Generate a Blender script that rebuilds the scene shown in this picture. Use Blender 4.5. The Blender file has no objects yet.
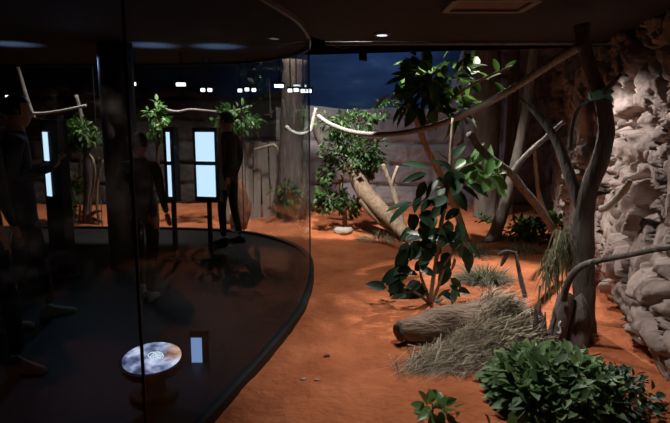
import bpy, bmesh, math, random
from mathutils import Vector, Matrix, noise as mn
from math import sin, cos, pi, radians as R

scene = bpy.context.scene
COL = scene.collection
rnd = random.Random(11)

# ------------------------------------------------------------------ camera
F = 580.0
PITCH = R(9.0)
CAMH = 1.6
cam_d = bpy.data.cameras.new('camera')
cam_d.sensor_width = 36.0
cam_d.lens = F / 670.0 * 36.0
cam_d.clip_start = 0.05
cam = bpy.data.objects.new('camera', cam_d)
COL.objects.link(cam)
cam.location = (0, 0, CAMH)
cam.rotation_euler = (pi / 2 - PITCH, 0, 0)
scene.camera = cam
vs = scene.view_settings
vs.view_transform = 'Standard'
vs.look = 'None'
vs.gamma = 1.0
vs.use_curve_mapping = False
vs.exposure = 0.3


def ray(px, py):
    u, v = (px - 335.0) / F, (211.5 - py) / F
    return Vector((u, cos(PITCH) + v * sin(PITCH), -sin(PITCH) + v * cos(PITCH)))


def P(px, py, Y):
    """world point seen at (px, py) of the photograph at depth Y"""
    d = ray(px, py)
    return Vector((0, 0, CAMH)) + d * (Y / d.y)


def G(px, py, z=0.0):
    """world point of the level z seen at (px, py)"""
    d = ray(px, py)
    return Vector((0, 0, CAMH)) + d * ((z - CAMH) / d.z)


def rad(pix, Y):
    return pix * Y / F


def hz(x, y):
    return (0.035 * mn.noise(Vector((x * .55, y * .55, 3.1))) + 0.02 * mn.noise(Vector((x * 1.9, y * 1.9, 7.7)))
            + 0.007 * mn.noise(Vector((x * 6.5, y * 6.5, 1.7))))


def on(x, y, dz=0.0):
    return Vector((x, y, hz(x, y) + dz))


# ------------------------------------------------------------------ materials
def mat(name):
    m = bpy.data.materials.new(name)
    m.use_nodes = True
    nt = m.node_tree
    for n in list(nt.nodes):
        nt.nodes.remove(n)
    out = nt.nodes.new('ShaderNodeOutputMaterial')
    b = nt.nodes.new('ShaderNodeBsdfPrincipled')
    nt.links.new(b.outputs[0], out.inputs[0])
    return m, nt, b, out


def ramp(nt, stops):
    r = nt.nodes.new('ShaderNodeValToRGB')
    e = r.color_ramp.elements
    while len(e) < len(stops):
        e.new(0.5)
    for k, (p, c) in zip(e, stops):
        k.position = p
        k.color = (c[0], c[1], c[2], 1)
    return r


def noise_mat(name, stops, scale=8, detail=6, rough=.85, bump=.3, bscale=None, stretch=(1, 1, 1), dist=0.02, island=0.0, spec=.3, distort=0.0):
    m, nt, b, out = mat(name)
    L = nt.links.new
    tc = nt.nodes.new('ShaderNodeTexCoord')
    mp = nt.nodes.new('ShaderNodeMapping')
    mp.inputs['Scale'].default_value = stretch
    L(tc.outputs['Object'], mp.inputs[0])
    n = nt.nodes.new('ShaderNodeTexNoise')
    n.inputs['Scale'].default_value = scale
    n.inputs['Detail'].default_value = detail
    n.inputs['Roughness'].default_value = .65
    n.inputs['Distortion'].default_value = distort
    L(mp.outputs[0], n.inputs['Vector'])
    r = ramp(nt, stops)
    if island > 0:
        g = nt.nodes.new('ShaderNodeNewGeometry')
        mx = nt.nodes.new('ShaderNodeMix')
        mx.data_type = 'FLOAT'
        mx.inputs[0].default_value = island
        L(n.outputs[0], mx.inputs[2])
        L(g.outputs['Random Per Island'], mx.inputs[3])
        L(mx.outputs[0], r.inputs[0])
    else:
        L(n.outputs[0], r.inputs[0])
    L(r.outputs[0], b.inputs['Base Color'])
    b.inputs['Roughness'].default_value = rough
    b.inputs['Specular IOR Level'].default_value = spec
    if bump > 0:
        n2 = nt.nodes.new('ShaderNodeTexNoise')
        n2.inputs['Scale'].default_value = bscale or scale * 3
        n2.inputs['Detail'].default_value = 8
        L(mp.outputs[0], n2.inputs['Vector'])
        bp = nt.nodes.new('ShaderNodeBump')
        bp.inputs['Strength'].default_value = bump
        bp.inputs['Distance'].default_value = dist
        L(n2.outputs[0], bp.inputs['Height'])
        L(bp.outputs[0], b.inputs['Normal'])
    return m


def emit_mat(name, col, strength):
    m, nt, b, out = mat(name)
    nt.nodes.remove(b)
    e = nt.nodes.new('ShaderNodeEmission')
    e.inputs[0].default_value = (*col, 1)
    e.inputs[1].default_value = strength
    nt.links.new(e.outputs[0], out.inputs[0])
    return m


def leafy(m, amount=.35):
    """lets some light through the blade"""
    nt = m.node_tree
    b = next(n for n in nt.nodes if n.type == 'BSDF_PRINCIPLED')
    out = next(n for n in nt.nodes if n.type == 'OUTPUT_MATERIAL')
    t = nt.nodes.new('ShaderNodeBsdfTranslucent')
    nt.links.new(b.inputs['Base Color'].links[0].from_socket, t.inputs[0])
    mx = nt.nodes.new('ShaderNodeMixShader')
    mx.inputs[0].default_value = amount
    nt.links.new(b.outputs[0], mx.inputs[1])
    nt.links.new(t.outputs[0], mx.inputs[2])
    nt.links.new(mx.outputs[0], out.inputs[0])


M = {}
M['sand'] = noise_mat('red_sand', [(.25, (.28, .080, .033)), (.5, (.44, .135, .056)), (.78, (.58, .20, .088))], 2.4, 9, .95, .9, 16, dist=.03, spec=.1)
M['hall_floor'] = noise_mat('dark_hall_floor', [(.3, (.007, .006, .0055)), (.7, (.013, .011, .010))], 5, 5, .55, .1)
M['black'] = noise_mat('black_paint', [(.3, (.008, .008, .009)), (.7, (.015, .015, .016))], 6, 3, .6, .05)
M['ceiling'] = noise_mat('dark_brown_ceiling', [(.3, (.018, .014, .011)), (.7, (.028, .022, .018))], 4, 5, .9, .1)
M['rail'] = noise_mat('dull_grey_metal', [(.3, (.10, .09, .08)), (.7, (.16, .15, .14))], 12, 4, .5, .05)
M['bark'] = noise_mat('dark_bark', [(.25, (.05, .041, .034)), (.55, (.12, .10, .083)), (.8, (.23, .20, .17))], 7, 8, .95, 1.0, 14, (1.6, 1.6, .35), .03)
M['stump'] = noise_mat('stump_bark', [(.25, (.075, .055, .048)), (.55, (.15, .115, .10)), (.8, (.24, .19, .165))], 7, 8, .95, 1.0, 18, (1.6, 1.6, .35), .03)
M['grey_bark'] = noise_mat('grey_bark', [(.25, (.075, .066, .058)), (.55, (.17, .145, .125)), (.8, (.28, .25, .22))], 6, 8, .95, 1.0, 14, (1.6, 1.6, .35), .03)
M['pale_bark'] = noise_mat('pale_bark', [(.25, (.20, .15, .11)), (.55, (.36, .28, .20)), (.8, (.5, .42, .32))], 8, 8, .9, .8, 20, (1.5, 1.5, .4), .02)
M['tan_bark'] = noise_mat('tan_dead_wood', [(.25, (.12, .078, .05)), (.55, (.25, .175, .115)), (.8, (.36, .28, .20))], 8, 8, .9, 1.0, 16, (1.5, 1.5, .35), .03)
M['log'] = noise_mat('log_bark', [(.25, (.15, .10, .07)), (.55, (.30, .21, .155)), (.8, (.43, .33, .26))], 8, 8, .95, 1.0, 22, (.5, 1.5, 1.5), .04)
M['stem'] = noise_mat('brown_stem', [(.3, (.16, .12, .08)), (.7, (.30, .24, .17))], 12, 4, .8, .3)
M['wire_stem'] = noise_mat('dark_stem', [(.3, (.06, .045, .03)), (.7, (.12, .09, .06))], 12, 4, .8, .3)
M['leaf_dark'] = noise_mat('dark_glossy_leaf', [(.15, (.010, .030, .016)), (.5, (.020, .055, .024)), (.85, (.045, .10, .04))], 6, 3, .45, .1, island=.75, spec=.35)
M['leaf_mid'] = noise_mat('mid_green_leaf', [(.15, (.022, .06, .014)), (.5, (.045, .11, .022)), (.85, (.10, .19, .04))], 6, 3, .55, .1, island=.75, spec=.2)
M['leaf_shrub'] = noise_mat('shrub_leaf', [(.15, (.02, .055, .015)), (.5, (.04, .10, .025)), (.85, (.085, .17, .045))], 6, 3, .45, .1, island=.75, spec=.35)
M['leaf_light'] = noise_mat('light_green_leaf', [(.15, (.07, .19, .05)), (.5, (.14, .31, .09)), (.85, (.25, .45, .17))], 6, 3, .35, .1, island=.75, spec=.5)
M['leaf_ivy'] = noise_mat('ivy_leaf', [(.1, (.055, .105, .04)), (.45, (.12, .21, .08)), (.85, (.22, .34, .14))], 6, 3, .55, .1, island=.8, spec=.4)
M['leaf_grey'] = noise_mat('grey_green_blades', [(.15, (.07, .085, .05)), (.5, (.18, .19, .115)), (.85, (.32, .32, .21))], 6, 3, .7, .0, island=.9)
M['hay'] = noise_mat('dry_straw', [(.1, (.09, .065, .04)), (.45, (.28, .22, .15)), (.85, (.56, .48, .36))], 6, 3, .85, .0, island=.9)
M['rope'] = noise_mat('rope_fibre', [(.3, (.20, .185, .17)), (.7, (.36, .34, .31))], 30, 5, .95, .5, 60)
M['rope_white'] = noise_mat('pale_rope_fibre', [(.3, (.36, .34, .31)), (.7, (.55, .52, .47))], 30, 5, .95, .5, 60)
M['rock'] = noise_mat('pinkish_rock', [(.25, (.15, .105, .09)), (.5, (.34, .26, .225)), (.75, (.52, .42, .38))], 2.2, 9, .92, .8, 14, dist=.022, spec=.15)
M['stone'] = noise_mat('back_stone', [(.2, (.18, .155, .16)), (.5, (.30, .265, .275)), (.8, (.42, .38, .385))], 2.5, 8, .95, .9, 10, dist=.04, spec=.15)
M['unlit_stone'] = noise_mat('unlit_back_stone', [(.2, (.02, .017, .016)), (.5, (.04, .035, .032)), (.8, (.07, .06, .055))], 2.5, 8, .95, .9, 10, dist=.04, spec=.15)  # back stone copy with the unlit wall's darkness put into its colour
M['pale_stone'] = noise_mat('pale_stone', [(.2, (.30, .25, .20)), (.8, (.46, .40, .33))], 8, 6, .9, .6)
M['brown_rock'] = noise_mat('brown_boulder', [(.2, (.09, .035, .018)), (.8, (.17, .07, .035))], 4, 6, .95, .6)
M['plank'] = noise_mat('weathered_plank', [(.2, (.16, .13, .10)), (.5, (.27, .22, .18)), (.8, (.38, .33, .28))], 5, 7, .95, .6, 20, (3, 3, .3), .02, island=.3)
M['teal'] = noise_mat('teal_cloth', [(.3, (.10, .52, .52)), (.7, (.30, .78, .76))], 25, 4, .85, .4)
M['white_mark'] = noise_mat('white_dropping', [(.3, (.7, .7, .68)), (.7, (.8, .8, .78))], 20, 3, .8, .1)
M['seal'] = noise_mat('glass_joint_sealant', [(.3, (.045, .047, .05)), (.7, (.075, .078, .08))], 20, 3, .4, .0)
M['hatch_frame'] = noise_mat('hatch_metal', [(.3, (.17, .16, .15)), (.7, (.24, .23, .21))], 10, 3, .6, .0)
M['hatch_panel'] = noise_mat('hatch_mesh', [(.3, (.16, .10, .075)), (.7, (.24, .16, .12))], 50, 3, .8, .3)
M['pane'] = emit_mat('lit_window_pane', (.52, .74, 1.0), 1.15)
M['pane_dim'] = emit_mat('dim_window_pane', (.22, .36, .62), .5)
M['bulb'] = emit_mat('lamp_lens', (.9, .95, 1.0), 3.0)
M['bulb_dim'] = emit_mat('lamp_lens_dim', (.8, .85, 1.0), 1.2)
M['screen_small'] = emit_mat('small_screen', (.28, .45, .85), .55)
M['skin'] = noise_mat('skin', [(.3, (.42, .25, .18)), (.7, (.5, .31, .23))], 8, 3, .6, .05)
M['hair'] = noise_mat('dark_hair', [(.3, (.012, .009, .007)), (.7, (.03, .022, .016))], 30, 3, .6, .3, stretch=(3, 3, .4))
M['jacket_blue'] = noise_mat('navy_jacket', [(.3, (.018, .03, .06)), (.7, (.035, .055, .10))], 10, 4, .8, .2)
M['jacket_dark'] = noise_mat('black_jacket', [(.3, (.010, .010, .012)), (.7, (.02, .02, .023))], 10, 4, .85, .2)
M['jeans'] = noise_mat('dark_jeans', [(.3, (.012, .018, .033)), (.7, (.022, .033, .056))], 14, 4, .9, .2)
M['shoe'] = noise_mat('pale_shoe', [(.3, (.45, .43, .40)), (.7, (.6, .58, .55))], 10, 3, .7, .1)
M['shoe_sole'] = noise_mat('shoe_sole', [(.3, (.4, .39, .37)), (.7, (.5, .49, .46))], 10, 3, .7, .1)


for k_ in ('leaf_dark', 'leaf_mid', 'leaf_shrub', 'leaf_light', 'leaf_ivy', 'leaf_grey', 'hay'):
    leafy(M[k_], .3 if k_ != 'leaf_dark' else .15)


def sky_mat():
    m, nt, b, out = mat('painted_blue_sky')
    L = nt.links.new
    tc = nt.nodes.new('ShaderNodeTexCoord')
    mp = nt.nodes.new('ShaderNodeMapping')
    mp.inputs['Scale'].default_value = (1, 1, 3.2)
    L(tc.outputs['Object'], mp.inputs[0])
    n = nt.nodes.new('ShaderNodeTexNoise')
    n.inputs['Scale'].default_value = 1.1
    n.inputs['Detail'].default_value = 7
    L(mp.outputs[0], n.inputs['Vector'])
    r = ramp(nt, [(.42, (.030, .075, .19)), (.62, (.05, .115, .25)), (.75, (.12, .19, .30))])
    L(n.outputs[0], r.inputs[0])
    L(r.outputs[0], b.inputs['Base Color'])
    b.inputs['Roughness'].default_value = .9
    return m


M['sky'] = sky_mat()


def glass_mat():
    m, nt, b, out = mat('tinted_viewing_glass')
    nt.nodes.remove(b)
    L = nt.links.new
    t = nt.nodes.new('ShaderNodeBsdfTransparent')
    t.inputs[0].default_value = (.80, .81, .82, 1)
    g = nt.nodes.new('ShaderNodeBsdfGlossy')
    g.inputs['Color'].default_value = (.9, .93, .95, 1)
    g.inputs['Roughness'].default_value = .03
    fr = nt.nodes.new('ShaderNodeFresnel')
    fr.inputs[0].default_value = 1.42
    mul = nt.nodes.new('ShaderNodeMath')
    mul.operation = 'MULTIPLY'
    mul.inputs[1].default_value = GLASS_REFL
    L(fr.outputs[0], mul.inputs[0])
    mx = nt.nodes.new('ShaderNodeMixShader')
    L(mul.outputs[0], mx.inputs[0])
    L(t.outputs[0], mx.inputs[1])
    L(g.outputs[0], mx.inputs[2])
    L(mx.outputs[0], out.inputs[0])
    return m


GLASS_REFL = 0.35
M['glass'] = glass_mat()


def display_mat():
    """a lit picture: pale bluish water with an orange-brown corner and a white scribble of rings"""
    m, nt, b, out = mat('lit_round_picture')
    nt.nodes.remove(b)
    L = nt.links.new
    tc = nt.nodes.new('ShaderNodeTexCoord')
    sep = nt.nodes.new('ShaderNodeSeparateXYZ')
    L(tc.outputs['Object'], sep.inputs[0])
    n = nt.nodes.new('ShaderNodeTexNoise')
    n.inputs['Scale'].default_value = 9
    n.inputs['Detail'].default_value = 4
    L(tc.outputs['Object'], n.inputs['Vector'])
    base = ramp(nt, [(.36, (.03, .04, .10)), (.47, (.12, .15, .27)), (.56, (.36, .42, .62)), (.68, (.72, .76, .92))])
    L(n.outputs[0], base.inputs[0])
    # warm corner
    ms = nt.nodes.new('ShaderNodeMapRange')
    ms.inputs[1].default_value = .04
    ms.inputs[2].default_value = .10
    L(sep.outputs[0], ms.inputs[0])
    ms2 = nt.nodes.new('ShaderNodeMapRange')
    ms2.inputs[1].default_value = -.05
    ms2.inputs[2].default_value = .03
    L(sep.outputs[1], ms2.inputs[0])
    mm = nt.nodes.new('ShaderNodeMath')
    mm.operation = 'MULTIPLY'
    L(ms.outputs[0], mm.inputs[0])
    L(ms2.outputs[0], mm.inputs[1])
    warm = ramp(nt, [(.4, (.22, .10, .06)), (.6, (.62, .42, .30))])
    L(n.outputs[0], warm.inputs[0])
    mx = nt.nodes.new('ShaderNodeMix')
    mx.data_type = 'RGBA'
    L(mm.outputs[0], mx.inputs[0])
    L(base.outputs[0], mx.inputs[6])
    L(warm.outputs[0], mx.inputs[7])
    e = nt.nodes.new('ShaderNodeEmission')
    e.inputs[1].default_value = .95
    L(mx.outputs[2], e.inputs[0])
    L(e.outputs[0], out.inputs[0])
    return m


M['display'] = display_mat()
M['scribble'] = emit_mat('lit_white_drawing', (.7, .85, 1.0), .8)


# ------------------------------------------------------------------ object helpers
def thing(name, label, cat, loc, group=None):
    o = bpy.data.objects.new(name, None)
    o.empty_display_size = .1
    COL.objects.link(o)
    o.location = loc
    o['label'] = label
    o['category'] = cat
    if group:
        o['group'] = group
    return o


def obj(name, bm, material, parent=None, smooth=True, base=None):
    """links bm (world coordinates) as one mesh object; under a parent it is moved into the parent's frame"""
    me = bpy.data.meshes.new(name)
    off = Vector((0, 0, 0))
    p = parent
    while p is not None:
        off += p.location
        p = p.parent
    loc = Vector((0, 0, 0))
    if parent is None and base is not None:
        loc = Vector(base)
        off = loc
    if off.length:
        for v in bm.verts:
            v.co -= off
    bm.to_mesh(me)
    bm.free()
    for m_ in (material if isinstance(material, (list, tuple)) else [material]):
        me.materials.append(M[m_])
    if smooth:
        for p_ in me.polygons:
            p_.use_smooth = True
    o = bpy.data.objects.new(name, me)
    COL.objects.link(o)
    o.location = loc
    if parent is not None:
        o.parent = parent
    return o


def tag(o, label, cat, group=None, kind=None):
    o['label'] = label
    o['category'] = cat
    if group:
        o['group'] = group
    if kind:
        o['kind'] = kind
    return o


def struct(name, bm, m, label=None, smooth=False):
    o = obj(name, bm, m, None, smooth)
    o['kind'] = 'structure'
    if label:
        o['label'] = label
        o['category'] = name.split('_')[0]
    return o


def dup(root, loc, label=None, rotz=None):
    r = root.copy()
    COL.objects.link(r)
    r.location = loc
    if rotz is not None:
        r.rotation_euler = (0, 0, rotz)
    if label:
        r['label'] = label
    for ch in list(root.children):
        c = ch.copy()
        COL.objects.link(c)
        c.parent = r
        for g in ch.children:
            d = g.copy()
            COL.objects.link(d)
            d.parent = c
    return r


def add_box(bm, c, size, rot=None, bevel=0.0):
    m = Matrix.Translation(Vector(c))
    if rot is not None:
        m = m @ rot.to_4x4()
    m = m @ Matrix.Diagonal((size[0], size[1], size[2], 1))
    r = bmesh.ops.create_cube(bm, size=1, matrix=m)
    if bevel > 0:
        es = list({e for v in r['verts'] for e in v.link_edges})
        bmesh.ops.bevel(bm, geom=es, offset=bevel, segments=2, affect='EDGES', profile=.6)


def catmull(pts, n):
    """pts: list of tuples (any dimension) -> smooth list with n steps per span"""
    out = []
    k = len(pts)
    for i in range(k - 1):
        p0 = pts[max(i - 1, 0)]
        p1, p2 = pts[i], pts[i + 1]
        p3 = pts[min(i + 2, k - 1)]
        for s in range(n):
            t = s / n
            out.append(tuple(.5 * ((2 * b) + (-a + c) * t + (2 * a - 5 * b + 4 * c - d) * t * t + (-a + 3 * b - 3 * c + d) * t ** 3)
                             for a, b, c, d in zip(p0, p1, p2, p3)))
    out.append(tuple(pts[-1]))
    return out


def tube(bm, pts, radii, seg=10, sub=4, rough=0.0, rfreq=6.0, twist=0, cap=True):
    """smooth limb along world points; rough = bark lumps as a share of the radius; twist = rope strands"""
    data = catmull([(*p, r) for p, r in zip(pts, radii)], sub)
    c = [Vector(d[:3]) for d in data]
    rs = [max(d[3], .0015) for d in data]
    up = Vector((.31, .17, .93)).normalized()
    rings = []
    acc = 0
    nrm = None
    for i, p in enumerate(c):
        t = (c[min(i + 1, len(c) - 1)] - c[max(i - 1, 0)])
        t = t.normalized() if t.length > 1e-9 else up
        if nrm is None:
            nrm = t.orthogonal().normalized()
        nrm = (nrm - t * nrm.dot(t)).normalized()
        b = t.cross(nrm)
        if i:
            acc += (c[i] - c[i - 1]).length
        ring = []
        for k in range(seg):
            a = 2 * pi * k / seg
            d = nrm * cos(a) + b * sin(a)
            r = rs[i]
            if twist:
                r *= 1 + .16 * cos(3 * (a + acc * twist))
            if rough:
                q = p + d * r
                r *= 1 + rough * (mn.noise(q * rfreq) + .5 * mn.noise(q * rfreq * 2.7))
            ring.append(bm.verts.new(p + d * r))
        rings.append(ring)
    for i in range(len(rings) - 1):
        for k in range(seg):
            bm.faces.new((rings[i][k], rings[i][(k + 1) % seg], rings[i + 1][(k + 1) % seg], rings[i + 1][k]))
    if cap:
        for ring, p, s in ((rings[0], c[0], 1), (rings[-1], c[-1], -1)):
            v = bm.verts.new(p)
            for k in range(seg):
                f = (ring[(k + 1) % seg], ring[k], v) if s > 0 else (ring[k], ring[(k + 1) % seg], v)
                bm.faces.new(f)
    return c, rs


def limb(name, plist, m, parent, seg=10, sub=4, rough=.12, rfreq=6):
    """plist: (px, py, radius in photo pixels, depth)"""
    bm = bmesh.new()
    tube(bm, [P(a, b, Y) for a, b, r, Y in plist], [rad(r, Y) for a, b, r, Y in plist], seg, sub, rough, rfreq)
    return obj(name, bm, m, parent)


def leaf(bm, base, d, up, length, width, curl=.15, fold=.18, rows=4, shape=.8):
    d = d.normalized()
    side = d.cross(up)
    if side.length < 1e-4:
        side = d.orthogonal()
    side.normalize()
    n = side.cross(d).normalized()
    prev = None
    for i in range(rows + 1):
        t = i / rows
        w = width * .5 * (sin(pi * min(1, t ** shape)) ** .75 if 0 < t < 1 else 0.0)
        c = base + d * (length * t) - n * (curl * length * t * t)
        if i == 0 or i == rows:
            cur = [bm.verts.new(c)]
        else:
            h = n * (fold * w * 2)
            cur = [bm.verts.new(c + side * w + h), bm.verts.new(c), bm.verts.new(c - side * w + h)]
        if prev is not None:
            if len(prev) == 1 and len(cur) == 3:
                bm.faces.new((prev[0], cur[1], cur[0]))
                bm.faces.new((prev[0], cur[2], cur[1]))
            elif len(prev) == 3 and len(cur) == 3:
                bm.faces.new((prev[0], prev[1], cur[1], cur[0]))
                bm.faces.new((prev[1], prev[2], cur[2], cur[1]))
            elif len(prev) == 3 and len(cur) == 1:
                bm.faces.new((prev[0], prev[1], cur[0]))
                bm.faces.new((prev[1], prev[2], cur[0]))
        prev = cur


def blade(bm, base, d, length, width, droop=.3, rows=3):
    d = d.normalized()
    side = d.cross(Vector((0, 0, 1)))
    if side.length < 1e-3:
        side = Vector((1, 0, 0))
    side.normalize()
    side = (side + Vector((rnd.uniform(-.4, .4), rnd.uniform(-.4, .4), rnd.uniform(-.4, .4)))).normalized()
    prev = None
    for i in range(rows + 1):
        t = i / rows
        c = base + d * (length * t) + Vector((0, 0, -droop * length * t * t))
        w = width * .5 * (1 - t * .85)
        cur = [bm.verts.new(c + side * w), bm.verts.new(c - side * w)]
        if prev:
            bm.faces.new((prev[0], prev[1], cur[1], cur[0]))
        prev = cur


def rv(s=1.0):
    while True:
        v = Vector((rnd.uniform(-1, 1), rnd.uniform(-1, 1), rnd.uniform(-1, 1)))
        if .05 < v.length <= 1:
            return v * s


def ell_foliage(bm, c, r, n, ln, wd, shell=.55, upbias=.5, zmin=None, rows=3, clump=0, keep=None):
    """leaves over an ellipsoid crown: c centre, r radii; clump > 0 gathers them round that many twig ends"""
    c = Vector(c)
    centres = None
    if clump:
        centres = []
        for _ in range(clump):
            v = rv().normalized() * rnd.uniform(shell, 1)
            centres.append(v)
    k = 0
    while k < n:
        if centres:
            v = rnd.choice(centres) + rv(.34)
        else:
            v = rv().normalized() * (shell + (1 - shell) * rnd.random() ** .6)
        p = c + Vector((v.x * r[0], v.y * r[1], v.z * r[2]))
        if zmin is not None and p.z < zmin(p.x, p.y):
            if rnd.random() < .9:
                k += .25
                continue
            p.z = zmin(p.x, p.y) + .02
        d = Vector((v.x / r[0], v.y / r[1], v.z / r[2])).normalized() + rv(.9) + Vector((0, 0, -.25))
        up = Vector((0, 0, 1)) * upbias + v.normalized() * .6 + rv(.5)
        s = rnd.uniform(.65, 1.25)
        leaf(bm, p, d, up, ln * s, wd * s, rnd.uniform(.05, .35), rnd.uniform(.1, .3), rows)
        k += 1


# ------------------------------------------------------------------ setting: plan of the glazed visitor bay
near = [(-1.45, -.6), (-1.22, .6), (-.98, 1.7)]
for q in ((233, 395), (271, 352), (299, 316), (309, 290)):
    g = G(*q)
    near.append((g.x, g.y))
far = []
for q in ((311, 271), (307, 259), (290, 247), (250, 236), (195, 232), (110, 230.5), (20, 230), (-70, 230), (-160, 230)):
    g = G(*q)
    far.append((g.x, g.y))
CURVE = catmull(near + far, 24)
HALL_POLY = CURVE + [(-8.2, CURVE[-1][1]), (-8.2, -.6)]
SOFF = 2.37
TOP = 3.95


def inside(x, y, poly):
    c = False
    j = len(poly) - 1
    for i in range(len(poly)):
        xi, yi = poly[i]
        xj, yj = poly[j]
        if (yi > y) != (yj > y) and x < (xj - xi) * (y - yi) / (yj - yi) + xi:
            c = not c
        j = i
    return c


def prism(bm, poly, z0, z1):
    a = [bm.verts.new((x, y, z0)) for x, y in poly]
    b = [bm.verts.new((x, y, z1)) for x, y in poly]
    n = len(poly)
    fa = bm.faces.new(a)
    fb = bm.faces.new(list(reversed(b)))
    for i in range(n):
        bm.faces.new((a[i], b[i], b[(i + 1) % n], a[(i + 1) % n]))
    bmesh.ops.triangulate(bm, faces=[fa, fb])
    bmesh.ops.recalc_face_normals(bm, faces=bm.faces[:])


# sand floor
bm = bmesh.new()
NX, NY = 260, 250
X0, X1, Y0, Y1 = -8.2, 5.2, -.6, 11.9
grid = []
for j in range(NY + 1):
    y = Y0 + (Y1 - Y0) * (j / NY)
    row = []
    for i in range(NX + 1):
        x = X0 + (X1 - X0) * i / NX
        z = hz(x, y) + .006 * mn.noise(Vector((x * 14, y * 14, 5))) - .05 * max(0, mn.noise(Vector((x * 4.2, y * 4.2, 9))) - .18)
        if inside(x, y, HALL_POLY) and all(inside(x + a, y + b, HALL_POLY) for a, b in ((.06, 0), (-.06, 0), (0, .06), (0, -.06))):
            z = -.09
        row.append(bm.verts.new((x, y, z)))
    grid.append(row)
for j in range(NY):
    for i in range(NX):
        bm.faces.new((grid[j][i], grid[j][i + 1], grid[j + 1][i + 1], grid[j + 1][i]))
struct('floor', bm, 'sand', smooth=True)

bm = bmesh.new()
prism(bm, HALL_POLY, -.2, .03)
struct('floor_hall', bm, 'hall_floor')

# dropped ceiling over the visitor bay and the front of the enclosure
nose_i = max(range(len(CURVE)), key=lambda i: CURVE[i][0])
ni = nose_i
soff_poly = [(-8.2, -.6), (4.6, -.6), (4.6, 5.95), (CURVE[ni][0] + .16, 5.95)] + [(x, y) for x, y in CURVE[ni + 1:]] + [(-8.2, CURVE[-1][1])]
bm = bmesh.new()
prism(bm, soff_poly, SOFF, TOP)
struct('ceiling_soffit', bm, 'ceiling')
bm = bmesh.new()
add_box(bm, (-1.5, 5.65, TOP + .05), (13.6, 12.7, .1))
struct('ceiling', bm, 'ceiling')
# thin rail under the drop's edge and along the glass head
bm = bmesh.new()
tube(bm, [(-.1, 6.0, SOFF - .015), (1.0, 5.98, SOFF - .015), (2.2, 5.98, SOFF - .015), (3.0, 5.98, SOFF - .015)], [.022] * 4, 8, 2)
struct('trim_1', bm, 'rail', smooth=True)


def curve_strip(bm, pts, z0, z1, th):
    n = len(pts)
    prev = None
    for i, (x, y) in enumerate(pts):
        a = Vector(pts[max(i - 1, 0)])
        b = Vector(pts[min(i + 1, n - 1)])
        t = (b - a).normalized()
        nx, ny = -t.y * th / 2, t.x * th / 2
        cur = [bm.verts.new((x + nx, y + ny, z0)), bm.verts.new((x - nx, y - ny, z0)), bm.verts.new((x - nx, y - ny, z1)), bm.verts.new((x + nx, y + ny, z1))]
        if prev:
            for k in range(4):
                bm.faces.new((prev[k], prev[(k + 1) % 4], cur[(k + 1) % 4], cur[k]))
        else:
            bm.faces.new(cur)
        prev = cur
    bm.faces.new(list(reversed(prev)))
    bmesh.ops.recalc_face_normals(bm, faces=bm.faces[:])


bm = bmesh.new()
curve_strip(bm, CURVE, SOFF - .035, SOFF + .01, .03)
struct('trim_2', bm, 'rail')
bm = bmesh.new()
curve_strip(bm, CURVE, -.12, .06, .06)
struct('trim_3', bm, 'black')

# glass sheets, split at the joints
def px_at(pt, z=1.0):
    x, y = pt
    v = Vector((x, y, z - CAMH))
    fwd = Vector((0, cos(PITCH), -sin(PITCH)))
    return 335 + F * v.x / max(v.dot(fwd), .01)


def idx_px(target, lo, hi):
    return min(range(lo, hi), key=lambda i: abs(px_at(CURVE[i]) - target))


cuts = [0]
cuts.append(idx_px(134, 24, ni))
cuts.append(ni - 1)
j1 = idx_px(242, ni, len(CURVE))
j2 = idx_px(100, ni, len(CURVE))
cuts += [j1, j2, len(CURVE) - 1]
for k in range(len(cuts) - 1):
    bm = bmesh.new()
    prev = None
    for x, y in CURVE[cuts[k]:cuts[k + 1] + 1]:
        cur = (bm.verts.new((x, y, .06)), bm.verts.new((x, y, SOFF - .035)))
        if prev:
            bm.faces.new((prev[0], cur[0], cur[1], prev[1]))
        prev = cur
    struct('window_%d' % (k + 1), bm, 'glass', smooth=True)
for k, c in enumerate(cuts[1:-1]):
    bm = bmesh.new()
    x, y = CURVE[c]
    a = Vector(CURVE[c + 1]) - Vector(CURVE[c - 1])
    add_box(bm, (x, y, (SOFF + .01) / 2), (.006, .014, SOFF - .08), Matrix.Rotation(math.atan2(a.y, a.x), 3, 'Z'))
    struct('trim_%d' % (4 + k), bm, 'seal')

# outer walls
def wall(name, c, s, m):
    bm = bmesh.new()
    add_box(bm, c, s)
    struct(name, bm, m)


wall('wall_backdrop', (-1.5, 11.95, 1.9), (13.6, .1, 4.2), 'sky')
wall('wall_left', (-8.25, 5.65, 1.9), (.1, 12.7, 4.2), 'black')
wall('wall_front', (-1.5, -.65, 1.9), (13.6, .1, 4.2), 'black')


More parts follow.
